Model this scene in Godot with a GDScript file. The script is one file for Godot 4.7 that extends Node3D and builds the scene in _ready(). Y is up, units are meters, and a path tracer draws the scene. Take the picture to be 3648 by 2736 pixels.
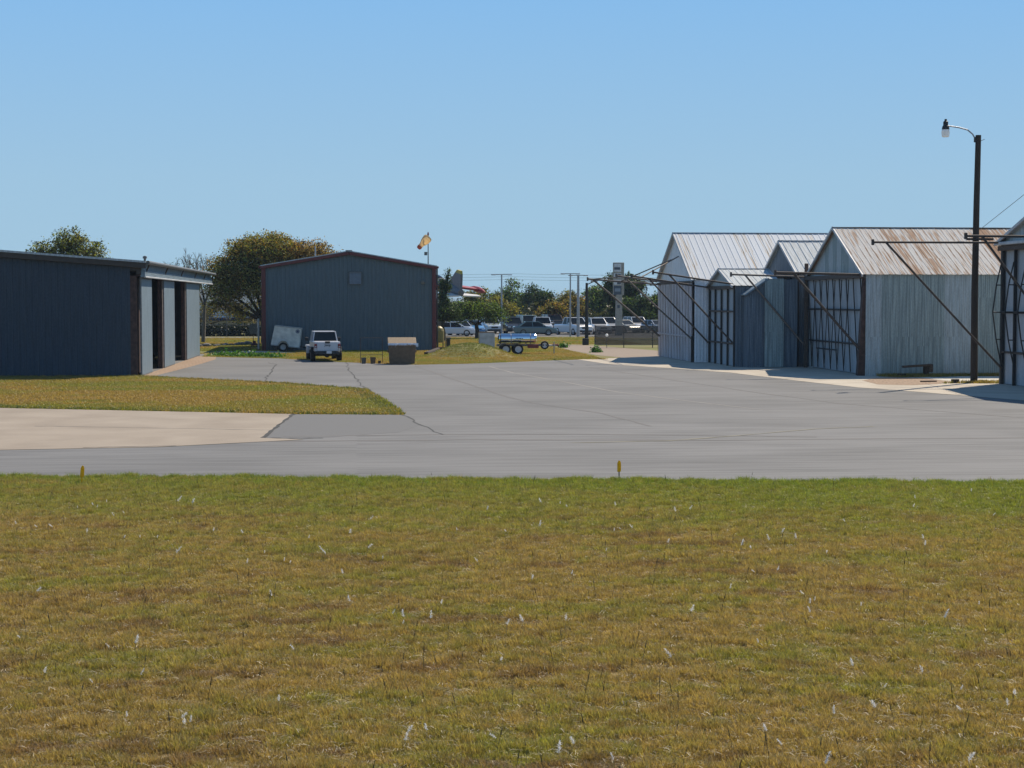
extends Node3D
# A small airfield: a lawn, a taxiway, metal hangars left and right, a car park and trees behind. Metres, y up; -z runs away from the viewer along the hangar rows.

var M := {}
var T := {}
var taken := {}
var rng := RandomNumberGenerator.new()
var patch_noise := FastNoiseLite.new()
var fine_noise := FastNoiseLite.new()


class Geo:
	var v := PackedVector3Array()
	var n := PackedVector3Array()
	var uv := PackedVector2Array()
	var c := PackedColorArray()
	var tint = null

	# corners run counter-clockwise as seen from outside
	func tri(a, b, d, na = null, nb = null, nd = null, ua = Vector2.ZERO, ub = Vector2.ZERO, ud = Vector2.ZERO):
		var f: Vector3 = (b - a).cross(d - a)
		if f.length_squared() < 1e-16:
			return
		f = f.normalized()
		v.push_back(a); v.push_back(d); v.push_back(b)
		n.push_back(na if na != null else f); n.push_back(nd if nd != null else f); n.push_back(nb if nb != null else f)
		uv.push_back(ua); uv.push_back(ud); uv.push_back(ub)
		if tint != null:
			c.push_back(tint); c.push_back(tint); c.push_back(tint)

	func quad(a, b, d, e):
		var w: float = a.distance_to(b)
		var h: float = a.distance_to(e)
		tri(a, b, d, null, null, null, Vector2(0, 0), Vector2(w, 0), Vector2(w, h))
		tri(a, d, e, null, null, null, Vector2(0, 0), Vector2(w, h), Vector2(0, h))

	func box(at: Vector3, size: Vector3, turn := Basis.IDENTITY):
		hexa(at, size * 0.5, size * 0.5, turn)

	# a box whose top may be of another size than its bottom: half sizes at the bottom and the top
	func hexa(at: Vector3, lo: Vector3, hi: Vector3, turn := Basis.IDENTITY, shift := Vector3.ZERO):
		var p := []
		for k in 8:
			var s := Vector3(-1 if k & 1 == 0 else 1, -1 if k & 2 == 0 else 1, -1 if k & 4 == 0 else 1)
			p.append(at + turn * ((s * lo if s.y < 0 else s * hi + shift)))
		quad(p[4], p[5], p[7], p[6]); quad(p[1], p[0], p[2], p[3])
		quad(p[5], p[1], p[3], p[7]); quad(p[0], p[4], p[6], p[2])
		quad(p[6], p[7], p[3], p[2]); quad(p[0], p[1], p[5], p[4])

	# a box with its twelve edges chamfered by b
	func rbox(at: Vector3, size: Vector3, b: float, turn := Basis.IDENTITY):
		var h := size * 0.5
		var q := {}
		for sx in [-1, 1]:
			for sy in [-1, 1]:
				for sz in [-1, 1]:
					var s := Vector3(sx, sy, sz)
					for ax in 3:
						var w := (h - Vector3(b, b, b)) * s
						w[ax] = h[ax] * s[ax]
						q[[sx, sy, sz, ax]] = at + turn * w
					var a0 = q[[sx, sy, sz, 0]]
					var a1 = q[[sx, sy, sz, 1]]
					var a2 = q[[sx, sy, sz, 2]]
					if sx * sy * sz > 0:
						tri(a0, a1, a2)
					else:
						tri(a0, a2, a1)
		for ax in 3:
			var i := (ax + 1) % 3
			var j := (ax + 2) % 3
			for s in [-1, 1]:
				var f := []
				for k in [[-1, -1], [1, -1], [1, 1], [-1, 1]]:
					var key := [0, 0, 0, ax]
					key[ax] = s; key[i] = k[0]; key[j] = k[1]
					f.append(q[key])
				if s > 0:
					quad(f[0], f[1], f[2], f[3])
				else:
					quad(f[3], f[2], f[1], f[0])
			for si in [-1, 1]:
				for sj in [-1, 1]:
					var k0 := [0, 0, 0, i]
					k0[i] = si; k0[j] = sj; k0[ax] = -1
					var k1 := k0.duplicate(); k1[ax] = 1
					var k2 := k1.duplicate(); k2[3] = j
					var k3 := k0.duplicate(); k3[3] = j
					if si * sj > 0:
						quad(q[k0], q[k3], q[k2], q[k1])
					else:
						quad(q[k0], q[k1], q[k2], q[k3])

	func tube(a: Vector3, b: Vector3, r0: float, r1: float, k := 8, caps := true):
		var d := (b - a).normalized()
		var x := d.cross(Vector3.UP if absf(d.y) < 0.9 else Vector3.RIGHT).normalized()
		var y := d.cross(x)
		for i in k:
			var t0 := TAU * i / k
			var t1 := TAU * (i + 1) / k
			var n0 := x * cos(t0) + y * sin(t0)
			var n1 := x * cos(t1) + y * sin(t1)
			tri(a + n0 * r0, a + n1 * r0, b + n1 * r1, n0, n1, n1)
			tri(a + n0 * r0, b + n1 * r1, b + n0 * r1, n0, n1, n0)
			if caps:
				tri(a, a + n1 * r0, a + n0 * r0)
				tri(b, b + n0 * r1, b + n1 * r1)

	func path(pts: Array, r0: float, r1: float, k := 6):
		for i in pts.size() - 1:
			var f0 := float(i) / (pts.size() - 1)
			var f1 := float(i + 1) / (pts.size() - 1)
			tube(pts[i], pts[i + 1], lerpf(r0, r1, f0), lerpf(r0, r1, f1), k)

	# rings of [radius, height] turned round the y axis of place
	func lathe(rings: Array, k: int, place: Transform3D):
		for i in rings.size() - 1:
			for j in k:
				var t0 := TAU * j / k
				var t1 := TAU * (j + 1) / k
				var p := []
				for q in [[i, t0], [i, t1], [i + 1, t1], [i + 1, t0]]:
					p.append(place * Vector3(rings[q[0]][0] * cos(q[1]), rings[q[0]][1], -rings[q[0]][0] * sin(q[1])))
				if rings[i][0] > 1e-5:
					tri(p[0], p[1], p[2])
				if rings[i + 1][0] > 1e-5:
					tri(p[0], p[2], p[3])

	# closed cross-sections with the same number of points, joined in order and closed at both ends
	func loft(sections: Array, smooth := false):
		var k: int = sections[0].size()
		for i in sections.size() - 1:
			for j in k:
				var a = sections[i][j]
				var b = sections[i][(j + 1) % k]
				var d = sections[i + 1][(j + 1) % k]
				var e = sections[i + 1][j]
				tri(a, b, d); tri(a, d, e)
		for s in [0, sections.size() - 1]:
			var m := Vector3.ZERO
			for p in sections[s]:
				m += p
			m /= k
			for j in k:
				if s == 0:
					tri(m, sections[s][(j + 1) % k], sections[s][j])
				else:
					tri(m, sections[s][j], sections[s][(j + 1) % k])

	# a flat outline (x, y), counter-clockwise from +z, given thickness t and set at place
	func plate(outline: PackedVector2Array, t: float, place: Transform3D):
		var idx := Geometry2D.triangulate_polygon(outline)
		for i in range(0, idx.size(), 3):
			var p := [outline[idx[i]], outline[idx[i + 1]], outline[idx[i + 2]]]
			if (p[1] - p[0]).cross(p[2] - p[0]) < 0:
				p = [p[0], p[2], p[1]]
			var f := []
			var b := []
			for q in p:
				f.append(place * Vector3(q.x, q.y, t * 0.5))
				b.append(place * Vector3(q.x, q.y, -t * 0.5))
			tri(f[0], f[1], f[2], null, null, null, p[0], p[1], p[2])
			tri(b[0], b[2], b[1], null, null, null, p[0], p[2], p[1])
		for i in outline.size():
			var q: Vector2 = outline[i]
			var r: Vector2 = outline[(i + 1) % outline.size()]
			quad(place * Vector3(q.x, q.y, t * 0.5), place * Vector3(q.x, q.y, -t * 0.5), place * Vector3(r.x, r.y, -t * 0.5), place * Vector3(r.x, r.y, t * 0.5))

	func mesh() -> ArrayMesh:
		var a := []
		a.resize(Mesh.ARRAY_MAX)
		a[Mesh.ARRAY_VERTEX] = v
		a[Mesh.ARRAY_NORMAL] = n
		a[Mesh.ARRAY_TEX_UV] = uv
		if c.size() == v.size():
			a[Mesh.ARRAY_COLOR] = c
		var m := ArrayMesh.new()
		m.add_surface_from_arrays(Mesh.PRIMITIVE_TRIANGLES, a)
		return m


func numbered(called: String) -> String:
	taken[called] = taken.get(called, -1) + 1
	return called if taken[called] == 0 else "%s_%03d" % [called, taken[called]]


func thing(called: String, label: String, category: String, at := Vector3.ZERO, turn := 0.0, group := "") -> Node3D:
	var o := Node3D.new()
	o.name = numbered(called)
	add_child(o)
	o.position = at
	o.rotation.y = turn
	tag(o, label, category, group)
	return o


func tag(o: Node, label: String, category: String, group := ""):
	o.set_meta("label", label)
	o.set_meta("category", category)
	if group:
		o.set_meta("group", group)


func part(parent: Node, called: String, g, m: Material, at := Transform3D.IDENTITY) -> MeshInstance3D:
	var o := MeshInstance3D.new()
	o.mesh = g if g is Mesh else g.mesh()
	o.material_override = m
	o.transform = at
	if parent == self:
		o.name = numbered(called)
		add_child(o)
	else:
		o.name = called
		parent.add_child(o, true)
	return o


func structure(called: String, g, m: Material) -> MeshInstance3D:
	var o := part(self, called, g, m)
	o.set_meta("kind", "structure")
	return o


func lin(r: float, g: float, b: float) -> Color:
	return Color(r, g, b).linear_to_srgb()


func mat(called: String, col: Color, rough := 0.7, metal := 0.0) -> StandardMaterial3D:
	var m := StandardMaterial3D.new()
	m.resource_name = called
	m.albedo_color = col
	m.roughness = rough
	m.metallic = metal
	m.cull_mode = BaseMaterial3D.CULL_DISABLED
	M[called] = m
	return m


func noise_tex(freq: float, lo: Color, hi: Color, seed_at: int, octaves := 4, size := 512, mid = null) -> NoiseTexture2D:
	var f := FastNoiseLite.new()
	f.noise_type = FastNoiseLite.TYPE_SIMPLEX_SMOOTH
	f.frequency = freq
	f.seed = seed_at
	f.fractal_octaves = octaves
	var ramp := Gradient.new()
	ramp.set_color(0, lo)
	ramp.set_color(1, hi)
	if mid != null:
		ramp.add_point(0.5, mid)
	var t := NoiseTexture2D.new()
	t.width = size
	t.height = size
	t.seamless = true
	t.noise = f
	t.color_ramp = ramp
	return t


func worn(m: StandardMaterial3D, tex: Texture2D, scale := 0.2) -> StandardMaterial3D:
	m.albedo_texture = tex
	m.uv1_triplanar = true
	m.uv1_world_triplanar = true
	m.uv1_scale = Vector3.ONE * scale
	return m


# streaks that run down a sheet: base tone, with stains where two noises agree
func streak_image(w: int, h: int, base: Color, stain: Color, amount: float, along: float, across: float, seed_at: int, sharp := 4.0) -> ImageTexture:
	var f := FastNoiseLite.new()
	f.seed = seed_at
	f.frequency = 1.0
	f.fractal_octaves = 3
	var k := FastNoiseLite.new()
	k.seed = seed_at + 7
	k.frequency = 0.11
	var im := Image.create(w, h, false, Image.FORMAT_RGB8)
	for y in h:
		for x in w:
			var a := f.get_noise_2d(x * across, y * along) * 0.5 + 0.5
			var s := clampf((a - (1.0 - amount)) * sharp + 0.5, 0.0, 1.0)
			var t := 0.93 + 0.12 * k.get_noise_2d(x * 3.0, y * 1.2)
			var col := base.lerp(stain, s * (0.75 + 0.25 * k.get_noise_2d(x * 6.0, y * 6.0)))
			im.set_pixel(x, y, Color(col.r * t, col.g * t, col.b * t))
	return ImageTexture.create_from_image(im)


func smooth(a: float, b: float, x: float) -> float:
	return smoothstep(a, b, x)


func _ready():
	rng.seed = 20
	patch_noise.seed = 5
	patch_noise.frequency = 1.0
	patch_noise.fractal_octaves = 4
	fine_noise.seed = 9
	fine_noise.frequency = 1.0
	fine_noise.fractal_octaves = 2
	# camera: a long lens held 3.75 m above the field
	var cam := Camera3D.new()
	cam.name = "camera"
	add_child(cam)
	cam.position = Vector3(0, 3.75, 0)
	cam.rotation_degrees = Vector3(-2.8624, -5.2877, 0)
	cam.fov = 25.69
	cam.near = 0.1
	cam.far = 9000.0
	cam.current = true
	# sky
	var env := Environment.new()
	var sky := Sky.new()
	var sm := PanoramaSkyMaterial.new()
	sm.panorama = clear_sky()
	sm.energy_multiplier = 0.80
	sky.sky_material = sm
	env.background_mode = Environment.BG_SKY
	env.sky = sky
	env.tonemap_mode = Environment.TONE_MAPPER_LINEAR
	env.tonemap_exposure = 1.25
	env.sdfgi_enabled = true
	env.ssao_enabled = true
	env.ssil_enabled = true
	env.fog_enabled = true
	env.fog_density = 0.00016
	env.fog_light_color = Color(0.78, 0.87, 0.96)
	var we := WorldEnvironment.new()
	we.name = "world_environment"
	we.environment = env
	add_child(we)
	# sun: high, behind the hangars and to the right
	var sun := DirectionalLight3D.new()
	sun.name = "sun"
	add_child(sun)
	sun.look_at_from_position(Vector3(0.60, 1.0, -0.66), Vector3.ZERO)
	sun.light_energy = 1.6
	sun.light_angular_distance = 0.53
	sun.light_color = Color(1.0, 0.945, 0.86)
	sun.shadow_enabled = true
	sun.sky_mode = DirectionalLight3D.SKY_MODE_LIGHT_ONLY

	make_materials()
	make_ground()
	left_hangar()
	central_building()
	right_hangars()
	background()
	make_trees()
	yard_things()
	car_park()
	small_things()
	make_grass()


# a clear autumn sky: pale at the horizon, bluer and darker towards the zenith
func clear_sky() -> ImageTexture:
	var stops := [[-90.0, Color(0.10, 0.09, 0.07)], [-3.0, Color(0.16, 0.15, 0.12)], [0.0, Color(0.375, 0.57, 0.72)], [4.0, Color(0.345, 0.555, 0.745)], [10.5, Color(0.240, 0.495, 0.825)], [25.0, Color(0.155, 0.345, 0.64)], [50.0, Color(0.08, 0.19, 0.42)], [90.0, Color(0.055, 0.125, 0.30)]]
	var im := Image.create(16, 1024, false, Image.FORMAT_RGBF)
	for y in 1024:
		var e := 90.0 - 180.0 * (y + 0.5) / 1024.0
		var c: Color = stops[0][1]
		for k in stops.size() - 1:
			if e >= stops[k][0]:
				c = stops[k][1].lerp(stops[k + 1][1], (e - stops[k][0]) / (stops[k + 1][0] - stops[k][0]))
		for x in 16:
			im.set_pixel(x, y, c)
	return ImageTexture.create_from_image(im)


func make_materials():
	T.mottle = noise_tex(0.012, Color(0.78, 0.78, 0.78), Color(1, 1, 1), 3, 5)
	T.dirt = noise_tex(0.02, Color(0.62, 0.60, 0.57), Color(1, 1, 1), 11, 5)
	T.fine = noise_tex(0.11, Color(0.70, 0.70, 0.70), Color(1.0, 1.0, 1.0), 17, 3)
	# painted and bare metal sheets, mapped in metres along and across each sheet
	var pale := Color(0.86, 0.875, 0.89)
	T.sheet_bright = streak_image(128, 256, Color(1, 1, 1), Color(0.90, 0.89, 0.87), 0.4, 0.012, 0.09, 29, 2.0)
	T.sheet_clean = streak_image(128, 256, Color(1, 1, 1), Color(0.80, 0.79, 0.77), 0.45, 0.012, 0.09, 21, 2.0)
	T.sheet_grey = streak_image(128, 256, Color(1, 1, 1), Color(0.70, 0.71, 0.72), 0.5, 0.008, 0.16, 22, 2.5)
	T.roof_white = streak_image(128, 256, pale, Color(0.74, 0.64, 0.50), 0.18, 0.006, 0.10, 23, 4.0)
	T.roof_line = streak_image(128, 256, pale, Color(0.70, 0.57, 0.42), 0.40, 0.006, 0.07, 24, 4.0)
	T.rust_half = streak_image(128, 256, Color(0.80, 0.78, 0.75), Color(0.60, 0.44, 0.32), 0.54, 0.008, 0.045, 25, 5.0)
	T.rust_full = streak_image(128, 256, Color(0.66, 0.55, 0.46), Color(0.58, 0.42, 0.30), 0.72, 0.02, 0.05, 26, 3.0)
	T.rust_low = streak_image(128, 256, Color(0.82, 0.81, 0.79), Color(0.58, 0.43, 0.31), 0.36, 0.010, 0.06, 28, 4.0)
	T.door_rust = streak_image(256, 256, Color(0.94, 0.95, 0.97), Color(0.40, 0.29, 0.24), 0.46, 0.008, 0.12, 27, 5.0)
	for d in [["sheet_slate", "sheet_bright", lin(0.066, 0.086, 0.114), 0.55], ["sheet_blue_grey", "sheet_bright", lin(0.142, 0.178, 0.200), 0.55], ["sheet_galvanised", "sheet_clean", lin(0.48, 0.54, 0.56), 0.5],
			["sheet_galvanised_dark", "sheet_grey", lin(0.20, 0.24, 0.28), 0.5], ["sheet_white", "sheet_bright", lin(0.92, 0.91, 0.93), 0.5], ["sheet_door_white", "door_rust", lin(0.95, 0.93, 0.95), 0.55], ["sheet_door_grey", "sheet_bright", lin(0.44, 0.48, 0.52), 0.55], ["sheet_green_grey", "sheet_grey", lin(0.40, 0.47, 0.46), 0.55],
			["roof_white", "roof_white", lin(0.74, 0.77, 0.80), 0.7], ["roof_line", "roof_line", lin(0.74, 0.77, 0.80), 0.7], ["roof_pale", "sheet_clean", lin(0.52, 0.57, 0.60), 0.75], ["rust_half", "rust_half", lin(0.80, 0.80, 0.81), 0.85],
			["rust_full", "rust_full", lin(0.80, 0.80, 0.81), 0.85], ["rust_low", "rust_low", lin(0.80, 0.80, 0.81), 0.85], ["door_panel_pale", "sheet_clean", lin(0.235, 0.305, 0.365), 0.5]]:
		var m := mat(d[0], d[2], d[3])
		m.albedo_texture = T[d[1]]
		m.uv1_scale = Vector3(0.9, 0.16, 1)
		m.metallic_specular = 0.34 if d[0].begins_with("ro") or d[0].begins_with("ru") else 0.2
	worn(mat("trim_red", lin(0.150, 0.020, 0.020), 0.5), T.mottle, 0.4)
	worn(mat("trim_brown", lin(0.055, 0.042, 0.034), 0.6), T.mottle, 0.4)
	worn(mat("steel_brown", lin(0.105, 0.076, 0.060), 0.75), T.dirt, 0.8)
	worn(mat("steel_rusty", lin(0.24, 0.195, 0.165), 0.75), T.dirt, 0.8)
	worn(mat("steel_black", lin(0.024, 0.022, 0.021), 0.6), T.dirt, 0.8)
	worn(mat("steel_grey", lin(0.16, 0.165, 0.17), 0.5, 0.3), T.dirt, 0.8)
	worn(mat("post_brown", lin(0.15, 0.105, 0.085), 0.8), T.mottle, 0.5)
	worn(mat("beige_trim", lin(0.20, 0.21, 0.215), 0.7), T.mottle, 0.5)
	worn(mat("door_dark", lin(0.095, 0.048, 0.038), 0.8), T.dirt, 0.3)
	worn(mat("paint_white", lin(0.70, 0.71, 0.72), 0.35), T.mottle, 0.5)
	worn(mat("paint_dull_white", lin(0.55, 0.56, 0.57), 0.5), T.mottle, 0.25)
	worn(mat("wood_pole", lin(0.060, 0.042, 0.030), 0.9), T.dirt, 1.6)
	worn(mat("wood_grey", lin(0.13, 0.085, 0.06), 0.9), T.dirt, 1.2)
	worn(mat("rubber", lin(0.016, 0.016, 0.017), 0.85), T.mottle, 2.0)
	mat("rim_white", lin(0.55, 0.56, 0.58), 0.4)
	mat("rim_grey", lin(0.30, 0.31, 0.33), 0.35, 0.6)
	mat("glass_dark", lin(0.012, 0.016, 0.02), 0.08)
	M.glass_dark.metallic_specular = 0.3
	mat("plastic_black", lin(0.014, 0.014, 0.015), 0.55)
	mat("lamp_red", lin(0.20, 0.012, 0.012), 0.25)
	mat("lamp_clear", lin(0.70, 0.70, 0.66), 0.15)
	mat("lamp_amber", lin(0.6, 0.22, 0.02), 0.3)
	mat("lettering", lin(0.02, 0.022, 0.025), 0.5)
	mat("plate_white", lin(0.6, 0.6, 0.62), 0.5)
	worn(mat("bin_brown", lin(0.20, 0.125, 0.070), 0.75), T.mottle, 0.6)
	worn(mat("bin_tan", lin(0.30, 0.22, 0.135), 0.75), T.dirt, 1.0)
	var wrap := mat("plastic_film", lin(0.70, 0.72, 0.75), 0.12)
	wrap.clearcoat_enabled = true
	wrap.clearcoat = 1.0
	var yellow := worn(mat("marker_yellow", lin(0.88, 0.62, 0.010), 0.5), T.mottle, 3.0)
	yellow.backlight_enabled = true
	yellow.backlight = Color(1, 1, 1)
	worn(mat("sign_stone", lin(0.44, 0.39, 0.32), 0.9), T.mottle, 0.6)
	worn(mat("concrete_post", lin(0.30, 0.27, 0.22), 0.9), T.dirt, 0.8)
	mat("polished_steel", lin(0.72, 0.74, 0.76), 0.10, 1.0)
	worn(mat("steel_light", lin(0.42, 0.43, 0.45), 0.4, 0.4), T.mottle, 0.6)
	var sock := mat("sock_cloth", lin(0.62, 0.42, 0.20), 0.85)
	sock.backlight_enabled = true
	sock.backlight = lin(0.7, 0.5, 0.25)
	mat("sock_red", lin(0.42, 0.06, 0.02), 0.85)
	var leaf := mat("leaves", Color.WHITE, 0.6)
	leaf.vertex_color_use_as_albedo = true
	leaf.backlight_enabled = true
	leaf.backlight = Color(0.9, 0.9, 0.6)
	var blade := mat("blades", Color.WHITE, 0.55)
	blade.vertex_color_use_as_albedo = true
	blade.backlight_enabled = true
	blade.backlight = Color(0.95, 0.95, 0.7)
	worn(mat("bark", lin(0.055, 0.042, 0.032), 0.95), T.dirt, 1.5)
	worn(mat("stone", lin(0.26, 0.25, 0.24), 0.95), T.dirt, 1.5)
	var plume := mat("plume", lin(0.82, 0.81, 0.78), 0.9)
	plume.backlight_enabled = true
	plume.backlight = Color(0.9, 0.9, 0.9)
	mat("stalk", lin(0.30, 0.22, 0.10), 0.8)
	mat("stalk_dark", lin(0.10, 0.10, 0.04), 0.8)
	var globe := mat("globe_white", lin(0.85, 0.86, 0.85), 0.2)
	globe.backlight_enabled = true
	globe.backlight = Color(0.9, 0.9, 0.9)
	var net := mat("fence_screen", lin(0.085, 0.078, 0.072), 0.9)
	net.albedo_color.a = 0.62
	net.transparency = BaseMaterial3D.TRANSPARENCY_ALPHA


# what grows at a place on the near lawn: straw, green or dead red-brown, in linear values
func lawn_colour(x: float, z: float) -> Color:
	var a := patch_noise.get_noise_2d(x * 0.30, z * 0.42)
	var b := patch_noise.get_noise_2d(x * 0.85 + 40.0, z * 1.30)
	var d := patch_noise.get_noise_2d(x * 0.20 - 90.0, z * 0.60 + 31.0)
	var fine := fine_noise.get_noise_2d(x * 3.2, z * 4.2)
	var edge := -35.35 + 0.15 * x
	var near_road := smooth(11.5, 1.0, z - edge + 2.5 * d)
	var band := smooth(0.0, 0.4, patch_noise.get_noise_2d(x * 0.11 + 7.0, z * 0.7))
	var green := clampf(0.30 + a * 0.38 + near_road * 0.50 + d * 0.30 + fine * 0.40 + 0.02 * x * near_road, 0.0, 1.0)
	var straw := Color(0.415, 0.300, 0.116)
	var olive := Color(0.312, 0.298, 0.070)
	var lush := Color(0.255, 0.295, 0.048)
	var dead := Color(0.27, 0.165, 0.088)
	var col := straw.lerp(olive, smooth(0.10, 0.75, green)).lerp(lush, smooth(0.70, 1.0, green) * 0.8)
	var red := smooth(0.10, 0.50, b + 0.50 * band - 0.24 + 0.15 * d + 0.30 * fine) * (1.0 - near_road * 0.75)
	return col.lerp(dead, red * 0.75)


func field_colour(x: float, z: float) -> Color:
	var a := patch_noise.get_noise_2d(x * 0.10 + 300.0, z * 0.10)
	var b := patch_noise.get_noise_2d(x * 0.30 + 500.0, z * 0.36)
	return Color(0.47, 0.335, 0.080).lerp(Color(0.32, 0.325, 0.048), smooth(-0.25, 0.30, a + 0.5 * b))


func sheet(pts: Array, y: float, scale := 1.0) -> Geo:
	var poly := PackedVector2Array()
	for i in range(0, pts.size(), 2):
		poly.append(Vector2(pts[i], pts[i + 1]))
	var g := Geo.new()
	var idx := Geometry2D.triangulate_polygon(poly)
	for i in range(0, idx.size(), 3):
		var p := [poly[idx[i]], poly[idx[i + 1]], poly[idx[i + 2]]]
		if (p[1] - p[0]).cross(p[2] - p[0]) > 0:
			p = [p[0], p[2], p[1]]
		g.tri(Vector3(p[0].x, y, p[0].y), Vector3(p[1].x, y, p[1].y), Vector3(p[2].x, y, p[2].y), null, null, null, p[0] * scale, p[1] * scale, p[2] * scale)
	return g


# a flat line of varying width laid along points on the ground
func ribbon(pts: Array, y: float, w: float, wander := 0.0, steps := 6, seed_at := 1) -> Geo:
	var r := RandomNumberGenerator.new()
	r.seed = seed_at
	var line := []
	for i in range(0, pts.size() - 2, 2):
		var a := Vector2(pts[i], pts[i + 1])
		var b := Vector2(pts[i + 2], pts[i + 3])
		for k in steps:
			var p := a.lerp(b, float(k) / steps)
			line.append(p + Vector2(r.randf_range(-1, 1), r.randf_range(-1, 1)) * wander)
	line.append(Vector2(pts[-2], pts[-1]))
	var g := Geo.new()
	var was := []
	for i in line.size():
		var d: Vector2 = (line[mini(i + 1, line.size() - 1)] - line[maxi(i - 1, 0)]).normalized().orthogonal()
		var h: float = w * 0.5 * (1.0 if wander == 0.0 else r.randf_range(0.45, 1.3))
		var now := [line[i] + d * h, line[i] - d * h]
		if was:
			g.quad(Vector3(was[0].x, y, was[0].y), Vector3(now[0].x, y, now[0].y), Vector3(now[1].x, y, now[1].y), Vector3(was[1].x, y, was[1].y))
		was = now
	return g


func ground_texture(size: Vector2i, from: Vector2, to: Vector2, what: Callable) -> ImageTexture:
	var im := Image.create(size.x, size.y, false, Image.FORMAT_RGB8)
	for j in size.y:
		for i in size.x:
			var p := Vector2(lerpf(from.x, to.x, (i + 0.5) / size.x), lerpf(from.y, to.y, (j + 0.5) / size.y))
			var c: Color = what.call(p.x, p.y)
			im.set_pixel(i, j, c.linear_to_srgb())
	return ImageTexture.create_from_image(im)


func make_ground():
	# the field: one sheet to the horizon
	var g := Geo.new()
	g.quad(Vector3(-4000, 0, 4000), Vector3(4000, 0, 4000), Vector3(4000, 0, -4000), Vector3(-4000, 0, -4000))
	var gm := mat("field_grass", lin(0.75, 0.75, 0.75), 0.95)
	T.field = noise_tex(0.008, lin(0.27, 0.185, 0.052), lin(0.135, 0.180, 0.028), 41, 5, 1024, lin(0.20, 0.185, 0.040))
	worn(gm, T.field, 0.035)
	structure("ground", g, gm)
	# the near lawn
	var lm := mat("lawn_soil", lin(0.40, 0.38, 0.34), 0.95)
	lm.albedo_texture = ground_texture(Vector2i(512, 384), Vector2(-40, -44), Vector2(45, 6), lawn_colour)
	var e := Geo.new()
	var c := [Vector3(-40, 0.004, 6), Vector3(45, 0.004, 6), Vector3(45, 0.004, -29.0), Vector3(-40, 0.004, -42.0)]
	var u := []
	for p in c:
		u.append(Vector2((p.x + 40.0) / 85.0, (p.z + 44.0) / 50.0))
	e.tri(c[0], c[1], c[2], null, null, null, u[0], u[1], u[2])
	e.tri(c[0], c[2], c[3], null, null, null, u[0], u[2], u[3])
	structure("lawn", e, lm)
	# asphalt of the taxiway and the apron
	T.asphalt = ground_texture(Vector2i(512, 512), Vector2(0, 0), Vector2(1, 1), func(x, y):
		var a: float = patch_noise.get_noise_3d(cos(x * TAU) * 1.1, sin(x * TAU) * 1.1, 0.0 + 7.5 * absf(y - 0.5))
		var b: float = fine_noise.get_noise_2d(x * 9.0, absf(y - 0.5) * 90.0)
		var v: float = 0.84 + 0.22 * a + 0.24 * b
		return Color(v, v, v))
	T.grit = noise_tex(0.22, Color(0.80, 0.80, 0.80), Color(1.0, 1.0, 1.0), 51, 3)
	var am := mat("asphalt", lin(0.196, 0.194, 0.192), 0.9)
	am.albedo_texture = T.asphalt
	am.uv1_scale = Vector3(1.0 / 46.0, 1.0 / 30.0, 1)
	am.detail_enabled = true
	am.detail_blend_mode = BaseMaterial3D.BLEND_MODE_MUL
	am.detail_albedo = T.grit
	am.detail_uv_layer = BaseMaterial3D.DETAIL_UV_2
	am.uv2_triplanar = true
	am.uv2_scale = Vector3.ONE * 0.45
	var road := structure("asphalt_apron", sheet([-90, -48.9, 13.8, -33.25, 90, -21.9, 90, -45, 40, -49.5, 24.7, -60.4, 22.3, -67.6, 21.3, -70.0, 20.3, -76.0, 19.1, -84.9, 17.0, -91.0, 14.6, -96.6, 13.9, -104.6, 11.3, -102.8, 8.8, -100.3, 6.2, -98.3, 3.6, -97.2, 1.9, -98.2, -0.8, -101.6, -4.8, -108.2, -10.0, -112.0, -10.5, -118, -12.5, -118, -12.5, -83.3, -10.4, -83.2, -7.4, -80.0, -3.2, -75.8, 0.3, -70.2, 1.0, -62.0, 1.5, -54.8, -2.0, -55.4, -2.5, -45.9, -1.4, -45.2, -5.0, -43.3, -8.9, -42.8, -16, -42.6, -90, -52], 0.012), am)
	var dark := mat("crack_tar", lin(0.035, 0.034, 0.032), 0.9)
	var n := 1
	for pts in [[-5.24, -101.42, -4.58, -97.88, -4.43, -88.36, -4.31, -81.99, -4.12, -77.24], [-0.62, -101.91, -0.44, -91.56, -0.10, -83.10, 0.25, -73.58, 0.58, -69.03, 1.12, -61.43, 1.54, -54.65, 1.92, -50.31, 2.40, -46.59]]:
		n += 1
		part(road, "crack", ribbon(pts, 0.016, 0.075, 0.09, 7, n), dark)
	var pale := mat("seam_pale", lin(0.235, 0.22, 0.20), 0.9)
	var deep := mat("seam_dark", lin(0.125, 0.118, 0.113), 0.9)
	part(road, "seam", ribbon([7.43, -94.7, 8.0, -85.53, 9.36, -76.52, 10.54, -67.48, 12.19, -61.26, 13.94, -55.58], 0.016, 0.11, 0.03, 5, 11), pale)
	part(road, "seam", ribbon([3.33, -95.08, 4.75, -76.95, 5.76, -65.13, 6.37, -60.45, 8.08, -54.72, 8.68, -49.12], 0.016, 0.13, 0.05, 5, 12), deep)
	part(road, "seam", ribbon([12.84, -92.23, 14.73, -77.38, 16.11, -66.55, 17.39, -59.1, 21.07, -51.54], 0.016, 0.12, 0.04, 5, 13), deep)
	part(road, "tyre_mark", ribbon([-9.1, -44.0, -4.16, -44.4, -0.5, -44.8, 3.2, -44.8, 6.9, -44.4, 9.1, -44.1, 18.1, -44.1, 30, -43.0], 0.016, 0.30, 0.05, 8, 14), deep)
	part(road, "tyre_mark", ribbon([-2.0, -46.4, 2.0, -46.6, 6.0, -46.4, 9.5, -45.6, 12.5, -44.9], 0.016, 0.22, 0.05, 8, 15), deep)
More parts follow.
